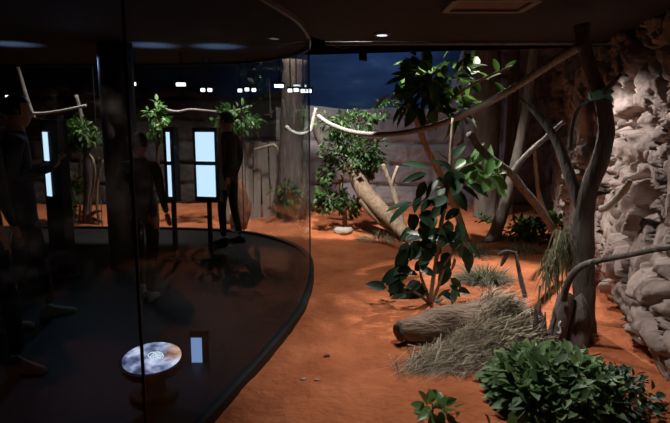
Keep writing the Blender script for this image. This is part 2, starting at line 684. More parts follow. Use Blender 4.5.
# stone-block wall at the back
def block_wall(name, xa, xb, y, top, m, seed, rowh=.40):
    bm = bmesh.new()
    nx, nz = int((xb - xa) / .045), int(3.0 / .045)
    nz = int(top(0) / .04) + 6
    grid = []
    for j in range(nz + 1):
        row = []
        for i in range(nx + 1):
            x = xa + (xb - xa) * i / nx
            tz = top(x)
            z = -.1 + (tz + .1) * j / nz
            wz = z + .08 * mn.noise(Vector((x * .7, z * .6, seed))) + .02 * mn.noise(Vector((x * 3, z * 3, seed)))
            r = math.floor(wz / rowh)
            fz = wz / rowh - r
            bl = .75 + .25 * mn.noise(Vector((r * 3.3, seed, 0)))
            wx = x + .07 * mn.noise(Vector((x * .9, z * 1.4, seed + 4))) + r * .43
            q = math.floor(wx / bl)
            fx = wx / bl - q
            e = min(min(fz, 1 - fz) * rowh, min(fx, 1 - fx) * bl)
            g = max(0, 1 - e / .05)
            off = .05 * mn.noise(Vector((q * 5.1, r * 7.7, seed)))
            d = off - .13 * g * g + .05 * mn.noise(Vector((x * 2.3, z * 2.3, seed))) + .02 * mn.noise(Vector((x * 8, z * 8, seed)))
            lean = .12 * z
            row.append(bm.verts.new((x, y - d + lean, z)))
        # round the top edge over
        grid.append(row)
    back = [bm.verts.new((v.co.x, v.co.y + .35, v.co.z + .02)) for v in grid[-1]]
    grid.append(back)
    for j in range(len(grid) - 1):
        for i in range(nx):
            bm.faces.new((grid[j][i], grid[j][i + 1], grid[j + 1][i + 1], grid[j + 1][i]))
    return struct(name, bm, m, smooth=True)


block_wall('wall_back', -1.1, 5.2, 10.75,
           lambda x: 1.80 + .14 * mn.noise(Vector((x * .8, 0, 2))) + (1.7 * min(1, max(0, (x - 2.1) / .5))), 'stone', 2.0)
block_wall('wall_back_hall', -8.2, -1.0, 11.0, lambda x: 2.1 + .2 * mn.noise(Vector((x * .8, 5, 2))), 'unlit_stone', 9.0)

# craggy rock face along the right
RP = catmull([(2.1, 1.0), (2.12, 1.7), (2.06, 2.7), (2.08, 3.5), (2.22, 4.1), (2.34, 4.9), (2.44, 5.6), (2.58, 6.3), (2.98, 7.5), (3.5, 8.8), (4.0, 11.0)], 16)


def vor(p):
    ds, ps = mn.voronoi(p)
    return ds, ps


bm = bmesh.new()
arc = [0]
for i in range(1, len(RP)):
    arc.append(arc[-1] + (Vector(RP[i]) - Vector(RP[i - 1])).length)
NS, NH = 430, 165
grid = []
for j in range(NH + 1):
    h = -.1 + (TOP + .05) * j / NH
    row = []
    for i in range(NS + 1):
        s = arc[-1] * i / NS
        k = 0
        while k < len(arc) - 2 and arc[k + 1] < s:
            k += 1
        t = (s - arc[k]) / (arc[k + 1] - arc[k])
        a, b = Vector(RP[k]), Vector(RP[k + 1])
        p = a.lerp(b, t)
        tt = (b - a).normalized()
        nrm = Vector((-tt.y, tt.x))          # towards the enclosure
        q = Vector((s, h, 0))
        w = q + Vector((mn.noise(q * 1.3), mn.noise(q * 1.3 + Vector((9, 0, 0))), 0)) * .22
        # slanting beds: long cells at a slope, each its own ledge, parted by cracks
        d = .16 * mn.noise(Vector((s * .55, h * .7, 4))) + .05 * mn.noise(q * 1.7)
        for (th, f1, f2, off, tilt, crk, cw, sz) in ((.42, 1.1, 2.7, .09, .035, .20, .07, 2.2), (.55, 2.2, 5.6, .04, .02, .11, .09, 5.5), (.2, 4.0, 10.5, .02, .014, .03, .12, 8.5)):
            c1 = Vector(((w.x * cos(th) + w.y * sin(th)) * f1, (w.y * cos(th) - w.x * sin(th)) * f2, sz))
            ds, ps = mn.voronoi(c1)
            e1 = ds[1] - ds[0]
            k1 = ps[0] * 7.3
            tv = Vector((mn.noise(k1 + Vector((3, 0, 0))), mn.noise(k1 + Vector((0, 5, 0))), 0))
            d += off * mn.noise(k1) * 1.3 + tilt * 2.2 * tv.dot(c1 - ps[0]) - crk * max(0, 1 - e1 / cw) ** 1.2
        d += .014 * mn.noise(q * 7) + .008 * mn.noise(q * 16)
        foot = max(0, 1 - abs(h - .5) / .5)
        d += .02 * foot - .10 * max(0, 1 - h / .25)
        d -= .10 * max(0, h - 1.0)
        row.append(bm.verts.new((p.x + nrm.x * d, p.y + nrm.y * d, h)))
    grid.append(row)
for j in range(NH):
    for i in range(NS):
        bm.faces.new((grid[j][i], grid[j][i + 1], grid[j + 1][i + 1], grid[j + 1][i]))
struct('wall_right', bm, 'rock', smooth=True)

# ------------------------------------------------------------------ main forked tree
B = P(583, 347, 4.25)
t = thing('forked_tree', 'dark bare tree trunk forking into a V, tied with a teal ribbon', 'tree', on(B.x, B.y, 0))
limb('trunk', [(582, 352, 15.58, 4.25), (583, 335, 13.12, 4.25), (584, 310, 11.07, 4.25), (584, 270, 10.66, 4.25), (583, 235, 11.07, 4.25), (585, 208, 9.87, 4.25), (590, 185, 8.81, 4.22),
               (600, 160, 8.46, 4.2), (606, 133, 8.11, 4.2), (605, 112, 7.40, 4.2), (599, 92, 6.70, 4.2), (591, 70, 6.35, 4.2), (585, 48, 6.70, 4.2), (582, 24, 7.40, 4.2)], 'bark', t, 16, 5, .13, 7)
limb('branch', [(583, 214, 6.35, 4.25), (575, 190, 6.35, 4.3), (566, 165, 5.64, 4.4), (556, 140, 4.58, 4.5), (542, 120, 3.53, 4.6), (529, 106, 2.54, 4.7), (521, 100, 1.89, 4.75)], 'bark', t, 12, 5, .14, 7)
limb('branch', [(603, 94, 2.60, 4.15), (612, 84, 2.20, 4.1), (621, 74, 1.60, 4.05)], 'bark', t, 8)
limb('branch', [(570, 150, 2.60, 4.4), (572, 128, 2.00, 4.42), (578, 110, 1.80, 4.4), (592, 98, 1.20, 4.35)], 'bark', t, 8)
limb('branch', [(590, 195, 3.00, 4.25), (602, 193, 2.00, 4.2), (610, 192, 1.00, 4.18)], 'bark', t, 8)
bm = bmesh.new()
tube(bm, [P(600.5, 98, 4.2), P(599.5, 94, 4.2), P(597.6, 89, 4.2)], [rad(9.2, 4.2), rad(9.6, 4.2), rad(8.7, 4.2)], 20, 4, .06, 30, cap=False)
leaf(bm, P(605, 92, 4.12), Vector((1, 0, .1)), Vector((0, -1, .2)), .07, .035)
leaf(bm, P(605, 95, 4.12), Vector((.8, -.2, -.5)), Vector((0, -1, .2)), .06, .03)
r = obj('ribbon', bm, 'teal', t)
r['label'] = 'teal cloth ribbon tied round the trunk'

# stumps at its foot
B = P(560, 345, 4.05)
t = thing('leaning_stump', 'short smooth dark stump with a white mark, leaning at the forked tree', 'stump', on(B.x, B.y))
limb('stem', [(553, 352, 10, 3.98), (557, 335, 9.5, 4.0), (562, 315, 9, 4.03), (566, 298, 8.5, 4.06), (567, 294, 7.5, 4.07)], 'stump', t, 14, 4, .08)
bm = bmesh.new()
for k, (a, b) in enumerate(((559, 320), (561.5, 323), (559.5, 327), (558, 331), (561, 333), (563, 330))):
    pass
tube(bm, [P(561, 321, 3.945), P(558.8, 325, 3.94), P(560.5, 329, 3.935), P(560, 333, 3.93), P(557, 332, 3.93)], [.005, .007, .007, .008, .004], 6, 3)
r = obj('dropping', bm, 'white_mark', t)
r['label'] = 'white splash on the bark'
B = P(578, 345, 4.1)
t = thing('root_stump', 'broad gnarled stump with root ridges, between leaning stump and forked tree', 'stump', on(B.x, B.y - .08))
for k, pl in enumerate(([(571, 352, 6, 3.98), (573, 325, 5, 4.02), (577, 303, 4, 4.06), (580, 296, 2, 4.08)],
                        [(581, 352, 8, 3.95), (581, 325, 7, 4.0), (580, 306, 5.5, 4.05), (579, 297, 3, 4.08)],
                        [(591, 352, 5, 4.0), (588, 325, 4, 4.04), (584, 303, 3.5, 4.08), (580, 294, 2, 4.1)])):
    limb('root', pl, 'stump', t, 10, 4, .2, 12)
B = P(538, 345, 4.12)
t = thing('splintered_stump', 'low dark splintered stump with jagged top, behind the straw pile', 'stump', on(B.x, B.y))
bm = bmesh.new()
for k in range(11):
    a = rnd.uniform(533, 553)
    top = rnd.uniform(299, 320)
    Y = rnd.uniform(3.98, 4.14)
    tube(bm, [P(a, 352, Y), P(a + rnd.uniform(-2, 2), (352 + top) / 2, Y), P(a + rnd.uniform(-5, 3), top, Y)], [rad(rnd.uniform(3.5, 5.5), Y), rad(3.4, Y), rad(.6, Y)], 7, 3, .25, 16)
obj('splinters', bm, 'stump', t)

# arching branch leaning from the stump to the rock
t = thing('arching_branch', 'thin brown branch arching from the stump across to the rock face', 'branch', P(566, 300, 4.0))
limb('stem', [(564, 300, 3.6, 3.96), (566, 288, 3.6, 3.93), (572, 275, 3.6, 3.9), (584, 265, 3.4, 3.86), (604, 259.5, 3.2, 3.8), (630, 255, 2.8, 3.7), (655, 250, 2.5, 3.6), (685, 247, 2.2, 3.5)], 'bark', t, 9, 5, .1)

# hanging blades on the tree
def drape(name, label, cols, Y, m, width=.01):
    base = P(cols[0][0], cols[0][1], Y)
    bm = bmesh.new()
    for (a, b0, b1, n) in cols:
        for _ in range(n):
            q = P(a + rnd.uniform(-5, 5), b0 + rnd.uniform(-4, 10), Y + rnd.uniform(-.12, .1))
            L_ = rad(rnd.uniform(.45, 1) * (b1 - b0), Y)
            for s in range(3):
                f = s / 3
                blade(bm, q + Vector((rnd.uniform(-.015, .015), 0, -f * L_)), Vector((rnd.uniform(-.5, .5), rnd.uniform(-.5, .5), -.9)), L_ * .5, width * rnd.uniform(.6, 1.3), .25)
    return tag(obj(name, bm, m, base=base), label, 'hanging plant')


drape('hanging_moss', 'grey-green strands hanging beside the forked tree trunk', [(560, 232, 290, 18), (568, 226, 282, 24), (576, 232, 275, 16), (553, 250, 300, 10), (546, 252, 302, 9)], 4.35, 'leaf_grey', .02)

# ------------------------------------------------------------------ ropes
def rope(name, label, plist, m, rpx, group=None):
    bm = bmesh.new()
    pts = [P(a, b, Y) for a, b, Y in plist]
    L_ = sum((pts[i + 1] - pts[i]).length for i in range(len(pts) - 1))
    tube(bm, pts, [rpx] * len(pts), 12, max(6, int(L_ / len(pts) / .018)), twist=32)
    return tag(obj(name, bm, m, base=pts[0]), label, 'rope', group)


rope('climbing_rope', 'thick grey rope sagging from the forked tree across the enclosure',
     [(579, 47, 4.12), (560, 58, 4.35), (535, 74, 4.7), (505, 93, 5.1), (475, 109, 5.55), (440, 124, 6.1), (405, 132.5, 6.7), (375, 134.5, 7.25), (350, 131.5, 7.7), (330, 124, 8.1), (318, 116, 8.4)], 'rope', .03)
rope('rope_reflection', 'pale mirror image of a rope end looped by the grey trunk seen through the glass', [(286, 126, 8.5), (292, 131.5, 8.5), (301, 134, 8.5), (310, 131, 8.5), (313, 120, 8.5), (316, 108, 8.5)], 'rope_white', .024)  # rope images mirrored in the glass, here and below built as solid ropes
rope('rope_reflection', 'white mirrored rope, built solid, running behind the person in navy, tied to a bare stick', [(-60, 112, 8.7), (-20, 113.5, 8.7), (10, 113.8, 8.7), (28, 113.5, 8.7), (45, 113, 8.7), (65, 110, 8.7), (86, 105.5, 8.7)], 'rope_white', .019)
rope('rope_reflection', 'white mirrored rope, built solid, sagging above the broad lightbox', [(160, 106, 9.2), (168, 110, 9.2), (178, 111.5, 9.2), (190, 109.5, 9.2), (205, 110.5, 9.2), (222, 112, 9.2), (238, 110, 9.2), (252, 106, 9.2)], 'rope_white', .017)
t = thing('bare_stick', 'bare forked stick holding the white rope behind the person in navy', 'stick', P(31, 116, 8.8))
limb('stem', [(17, 66, 2.2, 8.8), (21, 80, 2.4, 8.8), (26, 97, 2.6, 8.8), (31, 112, 2.6, 8.8), (34, 118, 2, 8.8)], 'grey_bark', t, 8)

# ------------------------------------------------------------------ rubber plant
def leaves_px(bm, lst, Y, seg=5, jit=.12):
    for a, b, c, d, w in lst:
        Y0_ = Y + rnd.uniform(-jit, jit)
        p0 = P(a, b, Y0_)
        p1 = P(c, d, Y0_ + rnd.uniform(-.12, .06))
        up = Vector((rnd.uniform(-.35, .35), rnd.uniform(-.9, -.2), rnd.uniform(.5, 1)))
        L_ = (p1 - p0).length
        leaf(bm, p0, p1 - p0, up, L_ * 1.04, rad(w, Y) * 1.25, rnd.uniform(.03, .18), rnd.uniform(.1, .25), seg)


B = G(430, 302)
t = thing('rubber_plant', 'rubber plant with big dark glossy leaves and pale stems in the red sand', 'plant', on(B.x, B.y))
yp = B.y
limb('stem', [(430, 304, 2.3, yp), (433, 280, 2.3, yp), (437, 255, 2.2, yp), (440, 230, 2.2, yp), (445, 205, 2.2, yp + .02), (449, 180, 2.1, yp + .05), (451, 150, 1.9, yp + .08), (453, 118, 1.6, yp + .1)], 'pale_bark', t, 8)
limb('stem', [(430, 304, 2, yp), (426, 290, 1.7, yp - .05), (421, 276, 1.4, yp - .1), (420, 262, 1.1, yp - .12)], 'pale_bark', t, 8)
limb('stem', [(431, 304, 2, yp), (437, 290, 1.7, yp - .05), (442, 275, 1.5, yp - .08), (446, 262, 1.2, yp - .1), (460, 245, .9, yp - .12)], 'pale_bark', t, 8)
limb('stem', [(430, 304, 1.8, yp), (418, 294, 1.5, yp - .12), (405, 286, 1.1, yp - .2)], 'pale_bark', t, 8)
limb('stem', [(448, 185, 1.6, yp + .05), (435, 190, 1.2, yp), (424, 200, 1, yp - .05), (414, 208, .7, yp - .08)], 'stem', t, 8)
limb('stem', [(449, 178, 1.6, yp + .05), (462, 168, 1.2, yp + .05), (478, 162, 1, yp + .05)], 'stem', t, 8)
LV = [(427, 173, 402, 182, 7), (436, 178, 452, 189, 10), (457, 170, 458, 190, 12), (452, 173, 440, 160, 9), (461, 187, 480, 199, 9), (454, 190, 467, 210, 10), (425, 181, 417, 199, 8),
      (438, 180, 426, 197, 8), (413, 202, 386, 208, 10), (431, 199, 447, 208, 13), (433, 200, 419, 211, 8), (409, 214, 415, 230, 13), (422, 218, 428, 234, 9), (444, 206, 430, 217, 9),
      (420, 240, 408, 260, 11), (428, 238, 456, 239, 9), (422, 222, 432, 234, 12), (459, 240, 460, 220, 9), (463, 242, 458, 258, 9), (466, 242, 482, 257, 9), (433, 253, 418, 264, 11),
      (450, 267, 439, 286, 10), (448, 252, 443, 268, 9), (454, 257, 450, 276, 9), (452, 280, 462, 289, 8), (454, 289, 452, 304, 7), (409, 260, 394, 275, 9), (408, 266, 398, 282, 9),
      (404, 265, 386, 284, 10), (406, 285, 387, 291, 9), (410, 291, 392, 298, 9), (420, 281, 406, 293, 10), (428, 289, 410, 298, 10), (436, 300, 450, 289, 8), (440, 293, 455, 300, 8),
      (440, 228, 425, 243, 10), (441, 226, 452, 246, 11), (437, 245, 424, 254, 10), (430, 256, 441, 247, 10), (445, 240, 460, 233, 8), (424, 236, 408, 230, 8), (420, 268, 434, 275, 9),
      (418, 275, 402, 272, 9), (415, 283, 424, 292, 8), (446, 196, 436, 206, 9), (452, 196, 462, 178, 9), (447, 160, 436, 150, 8), (453, 158, 464, 146, 8), (456, 176, 472, 183, 9),
      (431, 210, 421, 224, 9), (412, 270, 396, 270, 8), (425, 262, 414, 270, 9), (436, 262, 447, 272, 9), (400, 278, 390, 296, 8)]
bm = bmesh.new()
leaves_px(bm, LV, yp - .05)
LV2 = []
for a, b, c, d, w_ in LV[::2] + LV[11:40]:
    e, f_ = rnd.gauss(0, 8), rnd.gauss(0, 7)
    q = rnd.uniform(-.7, .7)
    if 414 < a + e < 448 and 258 < b + f_ < 304:
        continue
    LV2.append((a + e, b + f_, a + e + (c - a) * cos(q) - (d - b) * sin(q), b + f_ + (c - a) * sin(q) + (d - b) * cos(q), w_))
leaves_px(bm, LV2, yp + .1, 5, .2)
obj('foliage', bm, 'leaf_dark', t)
LL = [(462, 176, 470, 156, 9), (470, 172, 476, 152, 9), (478, 170, 468, 186, 9), (487, 175, 493, 157, 8), (492, 176, 507, 189, 9), (492, 172, 506, 172, 7), (488, 178, 484, 192, 8), (494, 180, 503, 197, 5),
      (484, 172, 474, 165, 8), (490, 170, 500, 160, 7), (480, 164, 486, 150, 8), (476, 166, 462, 162, 8), (472, 176, 482, 186, 8), (466, 160, 455, 168, 8), (478, 158, 490, 152, 7)]
bm = bmesh.new()
leaves_px(bm, LL, yp + .05)
leaves_px(bm, [(a + rnd.gauss(0, 5), b + rnd.gauss(0, 4), c + rnd.gauss(0, 7), d + rnd.gauss(0, 6), w_) for a, b, c, d, w_ in LL], yp + .15)
o = obj('shoots', bm, 'leaf_light', t)
o['label'] = 'fresh light green leaves'

# ------------------------------------------------------------------ tall fig tree behind the rope
yf = 7.0
B = G(466, 241)
t = thing('fig_tree', 'slender pale-trunked tree, its dark leafy crown hanging under the ceiling edge', 'tree', on(B.x, B.y))
limb('trunk', [(466, 243, 4.5, 7.6), (459, 218, 3.8, 7.5), (449, 192, 3.5, 7.3), (436, 166, 3.3, 7.15), (427, 148, 3.1, 7.05), (419, 128, 2.8, 7), (413, 108, 3, 6.95), (408, 85, 2.4, 6.9), (404, 60, 1.8, 6.85)], 'pale_bark', t, 10, 5)
limb('branch', [(420, 130, 2.4, 7), (440, 110, 2, 6.85), (460, 92, 1.6, 6.7), (485, 78, 1.3, 6.6), (512, 66, .8, 6.5)], 'stem', t, 8)
limb('branch', [(413, 110, 2, 6.95), (404, 106, 1.5, 6.8), (396, 104, 1, 6.7)], 'stem', t, 8)
limb('branch', [(410, 95, 2, 6.9), (425, 80, 1.5, 6.8), (445, 68, 1, 6.7)], 'stem', t, 8)
LV = [(408, 76, 386, 83, 6), (412, 105, 401, 90, 9), (414, 70, 406, 56, 10), (416, 110, 405, 126, 8), (419, 118, 425, 128, 8), (422, 80, 412, 86, 7), (418, 62, 428, 70, 8), (426, 54, 431, 62, 7),
      (408, 62, 401, 72, 7), (445, 92, 437, 82, 9), (455, 95, 462, 84, 9), (470, 80, 480, 92, 9), (486, 80, 500, 72, 7), (494, 82, 508, 97, 6), (505, 70, 516, 60, 5), (498, 72, 494, 58, 5),
      (410, 88, 400, 97, 7), (432, 98, 422, 106, 8), (440, 104, 448, 114, 8), (462, 96, 470, 108, 8), (430, 90, 442, 95, 8)]
bm = bmesh.new()
leaves_px(bm, LV, 6.75)
cn = P(438, 84, 6.85)
ell_foliage(bm, cn, (.44, .35, .42), 140, .24, .10, .2, .7, rows=4, clump=20)
cn = P(430, 108, 6.9)
ell_foliage(bm, cn, (.32, .25, .2), 40, .24, .10, .2, .7, rows=4, clump=7)
obj('foliage', bm, 'leaf_mid', t)

# ------------------------------------------------------------------ dead trunks and branches at the back
def dead(name, label, cat, parts, m, base):
    t = thing(name, label, cat, base)
    for nm, pl in parts:
        limb(nm, pl, m, t, 12, 5, .12, 6)
    return t


dead('leaning_tree', 'slim grey trunk leaning behind the rubber plant, its foot flaring on the sand', 'tree trunk',
     [('trunk', [(492, 243, 9, 7.7), (497, 228, 6.5, 7.7), (505, 205, 6, 7.7), (513, 175, 5.8, 7.7), (520, 145, 5.6, 7.7), (527, 110, 5.4, 7.7), (532, 70, 5, 7.7), (535, 45, 5, 7.7)]),
      ('root', [(494, 238, 5, 7.65), (484, 243, 3.5, 7.55), (474, 246, 2, 7.5)]), ('root', [(497, 236, 5, 7.7), (505, 243, 3, 7.7), (512, 245, 2, 7.7)])], 'grey_bark', on(G(493, 244).x, G(493, 244).y))
dead('thick_tree', 'thick grey tree trunk standing against the back stone wall', 'tree trunk',
     [('trunk', [(487, 226, 15, 9.6), (486, 205, 12.5, 9.6), (486, 170, 12, 9.6), (487, 130, 12, 9.6), (488, 90, 12, 9.6), (489, 40, 12, 9.6)])], 'grey_bark', on(P(487, 222, 9.6).x, 9.6))
dead('dark_tree', 'dark narrow trunk standing between the thick grey trunk and the slim leaning one', 'tree trunk',
     [('trunk', [(507, 222, 7, 9.9), (508, 180, 5.5, 9.9), (511, 130, 5, 9.9), (513, 90, 5, 9.9), (515, 40, 5, 9.9)])], 'bark', on(P(507, 220, 9.9).x, 9.9))
dead('crossed_branch', 'dead brown branch sloping from above the rubber plant down to the forked tree', 'branch',
     [('stem', [(469, 133, 3.6, 5.0), (478, 146, 3.6, 5.03), (492, 160, 3.8, 5.08), (510, 173, 4, 5.15), (524, 190, 4, 5.3), (538, 207, 3.8, 5.5), (552, 228, 3.6, 5.75), (558, 240, 3, 5.85)]),
      ('branch', [(511, 175, 3, 5.15), (520, 162, 2.8, 5.18), (535, 147, 2.5, 5.2), (550, 134, 2.2, 5.2), (563, 122, 2, 5.2)])], 'grey_bark', P(511, 174, 5.15))
dead('thin_stick', 'thin pale curved stick leaning upright beside the crossed dead branches', 'stick',
     [('stem', [(534, 145, 1.6, 6.5), (536, 170, 1.8, 6.5), (539, 195, 2, 6.5), (546, 215, 2.4, 6.5), (556, 235, 3, 6.5), (562, 246, 2, 6.5)])], 'pale_bark', P(556, 235, 6.5))
dead('fallen_tree', 'tan dead trunk leaning out of the leafy shrub down to the sand', 'tree trunk',
     [('trunk', [(351, 166, 5, 8.6), (357, 178, 7.5, 8.45), (366, 194, 8.5, 8.25), (380, 209, 8, 8.0), (394, 223, 7, 7.8), (407, 237, 6, 7.6), (416, 247, 4, 7.5)]),
      ('branch', [(362, 200, 4, 8.2), (372, 214, 3.6, 8.05), (386, 226, 3, 7.9), (398, 236, 2.2, 7.75)])], 'tan_bark', on(P(412, 243, 7.55).x, 7.55))
dead('forked_stick', 'pale forked stick standing beside the tan fallen trunk', 'stick',
     [('stem', [(383, 164, 2, 8), (387, 175, 2.3, 8), (393, 190, 2.5, 8), (398, 207, 2.6, 7.95), (403, 224, 2.8, 7.9), (408, 238, 2.8, 7.85)]), ('branch', [(392, 188, 2, 8), (393, 180, 1.8, 8), (398, 166, 1.6, 8)])], 'pale_bark', on(P(408, 237, 7.85).x, 7.85))
dead('rock_stick', 'short pale smooth stick leaning on the lit rock face', 'stick',
     [('stem', [(601, 209, 3.4, 4.5), (607, 207, 3.6, 4.45), (617, 198, 3.6, 4.36), (625, 189, 3.4, 4.28), (630, 181, 2.8, 4.22)])], 'pale_stone', P(601, 209, 4.5))
dead('shadow_rod', 'thin dark shadow stripe shaped as a rod in the sand before the leaning trunk', 'shadow',  # stem gives solid form to a cast shadow stripe on the sand
     [('stem', [(515.5, 252, 1.5, 5.4), (518, 265, 2, 5.3), (521, 280, 2.4, 5.2), (525, 296, 2.6, 5.1), (528, 312, 2.6, 5.0)]), ('branch', [(516, 253, 1.6, 5.4), (506, 252, 2.4, 5.42), (499, 255, 2, 5.42)]), ('branch', [(508, 253, 1.8, 5.42), (504, 260, 2.4, 5.42), (501, 266, 1, 5.42)])], 'bark', on(P(528, 308, 5.0).x, 5.0))
dead('dark_limb', 'dark limb leaning behind the leafy shrub at the glass corner', 'branch',
     [('stem', [(313, 118, 4, 9.0), (318, 134, 4.5, 9.0), (326, 150, 4, 9.0), (335, 163, 3.5, 9.0)])], 'bark', P(335, 163, 9.0))

# ------------------------------------------------------------------ leafy shrub at the back
B = on(P(346, 226, 8.5).x, 8.5)
t = thing('leafy_shrub', 'dense small-leaved shrub with pale twigs before the blue backdrop', 'shrub', B)
for pl in ([(345, 228, 2.6, 8.5), (344, 205, 2.2, 8.5), (341, 190, 2, 8.5), (343, 172, 1.8, 8.5), (348, 158, 1.6, 8.5), (352, 145, 1.2, 8.5)],
           [(372, 212, 2, 8.8), (364, 185, 2, 8.8), (358, 165, 1.8, 8.8), (360, 140, 1.4, 8.8), (356, 118, 1, 8.8)],
           [(350, 215, 1.8, 8.7), (368, 180, 1.8, 8.7), (374, 160, 1.4, 8.7), (378, 140, 1, 8.7)]):
    limb('stem', pl, 'stem', t, 8)
bm = bmesh.new()
for (a, b, rx, rz_, n) in ((360, 152, 28, 22, 520), (335, 150, 16, 22, 170), (372, 165, 16, 12, 150), (345, 125, 26, 14, 260), (378, 112, 26, 10, 120), (330, 198, 17, 13, 300), (352, 205, 12, 14, 120), (326, 172, 10, 14, 80)):
    c = P(a, b, 8.55)
    ell_foliage(bm, c, (rad(rx, 8.5), .38, rad(rz_, 8.5)), int(n * 1.6), .078, .036, .25, .6, rows=3, clump=max(8, n // 9))
obj('foliage', bm, 'leaf_shrub', t)

bm = bmesh.new()
g = G(343, 233)
c = on(g.x, g.y)
bmesh.ops.create_icosphere(bm, subdivisions=4, radius=1, matrix=Matrix.Translation(c + Vector((0, 0, .03))) @ Matrix.Diagonal((.14, .12, .06, 1)))
for v in bm.verts:
    v.co += Vector((1, 1, .4)) * (.022 * mn.noise(v.co * 9))
    v.co.z = min(v.co.z, c.z + .07 + .01 * mn.noise(v.co * 14))
tag(obj('flat_stone', bm, 'pale_stone', base=c), 'pale flat-topped stone on the sand below the leafy shrub', 'stone')

# small stones and crumbs on the open sand
for k, (a, b, s, lb) in enumerate(((303, 381, .012, 'tiny pale crumb on the bare sand, one of a pair'), (317, 382, .012, 'tiny pale crumb on the bare sand, one of a pair'),
                                   (327, 356, .016, 'small brown clod on the bare sand between crumbs and rubber plant'))):
    g = G(a, b)
    c = on(g.x, g.y, s * .4)
    bm = bmesh.new()
    bmesh.ops.create_icosphere(bm, subdivisions=2, radius=s, matrix=Matrix.Translation(c) @ Matrix.Diagonal((1.5, 1, .6, 1)))
    for v in bm.verts:
        v.co += Vector((1, 1, 1)) * (s * .5 * mn.noise(v.co * 60))
    tag(obj('crumb', bm, 'pale_stone' if k < 2 else 'brown_rock', base=c), lb, 'crumb', 'crumbs on the sand' if k < 2 else None)

# ------------------------------------------------------------------ fallen log, straw and grass
B = on(P(398, 352, 3.95).x, 3.95)
t = thing('fallen_log', 'fallen log with a cut end lying on red sand under straw', 'log', on(P(440, 360, 4.05).x, 4.05))
z0 = .10
pts = [Vector((P(398, 352, 3.97).x, 3.97, .115)), Vector((P(425, 350, 4.02).x, 4.02, .12)), Vector((P(460, 346, 4.1).x, 4.1, .13)), Vector((P(495, 344, 4.18).x, 4.18, .125)), Vector((P(520, 344, 4.26).x, 4.26, .12))]
bm = bmesh.new()
tube(bm, pts, [.062, .105, .135, .13, .12], 26, 10, .32, 5)
obj('stem', bm, 'log', t)
bm = bmesh.new()
tube(bm, [P(458, 346, 4.05), P(457, 338, 4.0), P(455, 331, 3.97)], [.045, .04, .03], 12, 4, .15, 14)
obj('branch_stub', bm, 'tan_bark', t)
bm = bmesh.new()
e0 = pts[0] + Vector((-.004, -.012, -.004))
tube(bm, [e0 + Vector((.035, 0, 0)), e0, e0 + Vector((-.012, -.004, 0))], [.068, .062, .045], 22, 3, .2, 12)
o = obj('cut_end', bm, 'bark', t)
o['label'] = 'dark cut end of the log'

bm = bmesh.new()
bays = []
for px, py, Y, rx, ry, hh, n in ((448, 384, 3.62, .30, .15, .03, 650), (470, 372, 3.74, .32, .2, .10, 1200), (488, 356, 3.88, .32, .22, .22, 1500), (499, 345, 4.02, .28, .24, .31, 1500), (488, 330, 4.2, .24, .18, .30, 900)):
    bays.append((P(px, py, Y).x, Y, rx, ry, hh, n))
for cx, cy, rx, ry, hh, n in bays:
    for _ in range(n):
        a, q = rnd.uniform(0, 2 * pi), rnd.random() ** .6 * rnd.choice((1, 1, 1, 1, 1, 1.35))
        x, y = cx + cos(a) * q * rx, cy + sin(a) * q * ry
        z = hz(x, y) + hh * max(0, 1 - q) ** .8 * rnd.uniform(.7, 1.05) * (1 + .5 * mn.noise(Vector((x * 7, y * 7, 2)))) + .004
        d = Vector((rnd.gauss(-.75, .45), rnd.gauss(-.6, .45), rnd.gauss(-.05, .14) - .5 * hh * q))
        L_ = rnd.uniform(.12, .40)
        blade(bm, Vector((x, y, z)) - d.normalized() * L_ * .5, d, L_, rnd.uniform(.004, .009), rnd.uniform(-.05, .15), 2)
for v in bm.verts:
    v.co.z = max(v.co.z, hz(v.co.x, v.co.y) + .003)
o = obj('straw', bm, 'hay', base=on(bays[1][0], bays[1][1]))
tag(o, 'pile of dry straw heaped over the fallen log', 'straw', kind='stuff')


def tussock(label, px, py, n, spread, h, m='leaf_grey', w=.012, lean=(-.2, -.2)):
    g = G(px, py)
    c = on(g.x, g.y)
    bm = bmesh.new()
    for _ in range(n):
        a, q = rnd.uniform(0, 2 * pi), rnd.random() ** .5
        p = c + Vector((cos(a) * q * spread * .45, sin(a) * q * spread * .35, 0))
        d = Vector((cos(a) * q * 1.2 + lean[0] + rnd.gauss(0, .25), sin(a) * q * 1.2 + lean[1] + rnd.gauss(0, .25), rnd.uniform(.35, 1.0)))
        blade(bm, p, d, h * rnd.uniform(.6, 1.25), w * rnd.uniform(.6, 1.3), rnd.uniform(.2, .7), 4)
    tag(obj('grass_tussock', bm, m, base=c), label, 'grass tuft')


tussock('drooping grey-green grass tuft in front of the thick grey trunk', 484, 279, 520, .42, .30)
tussock('small tuft of dry grass just behind the straw pile', 497, 322, 300, .18, .17)
tussock('flattened green grass tuft lying beside the pale flat stone', 377, 239, 200, .5, .22, lean=(-.4, -.4))
tussock('grey grass tuft at the foot of the slim leaning trunk', 474, 252, 260, .4, .24)
tussock('ragged grass tuft beneath the low leafy ground cover', 520, 251, 260, .5, .2)

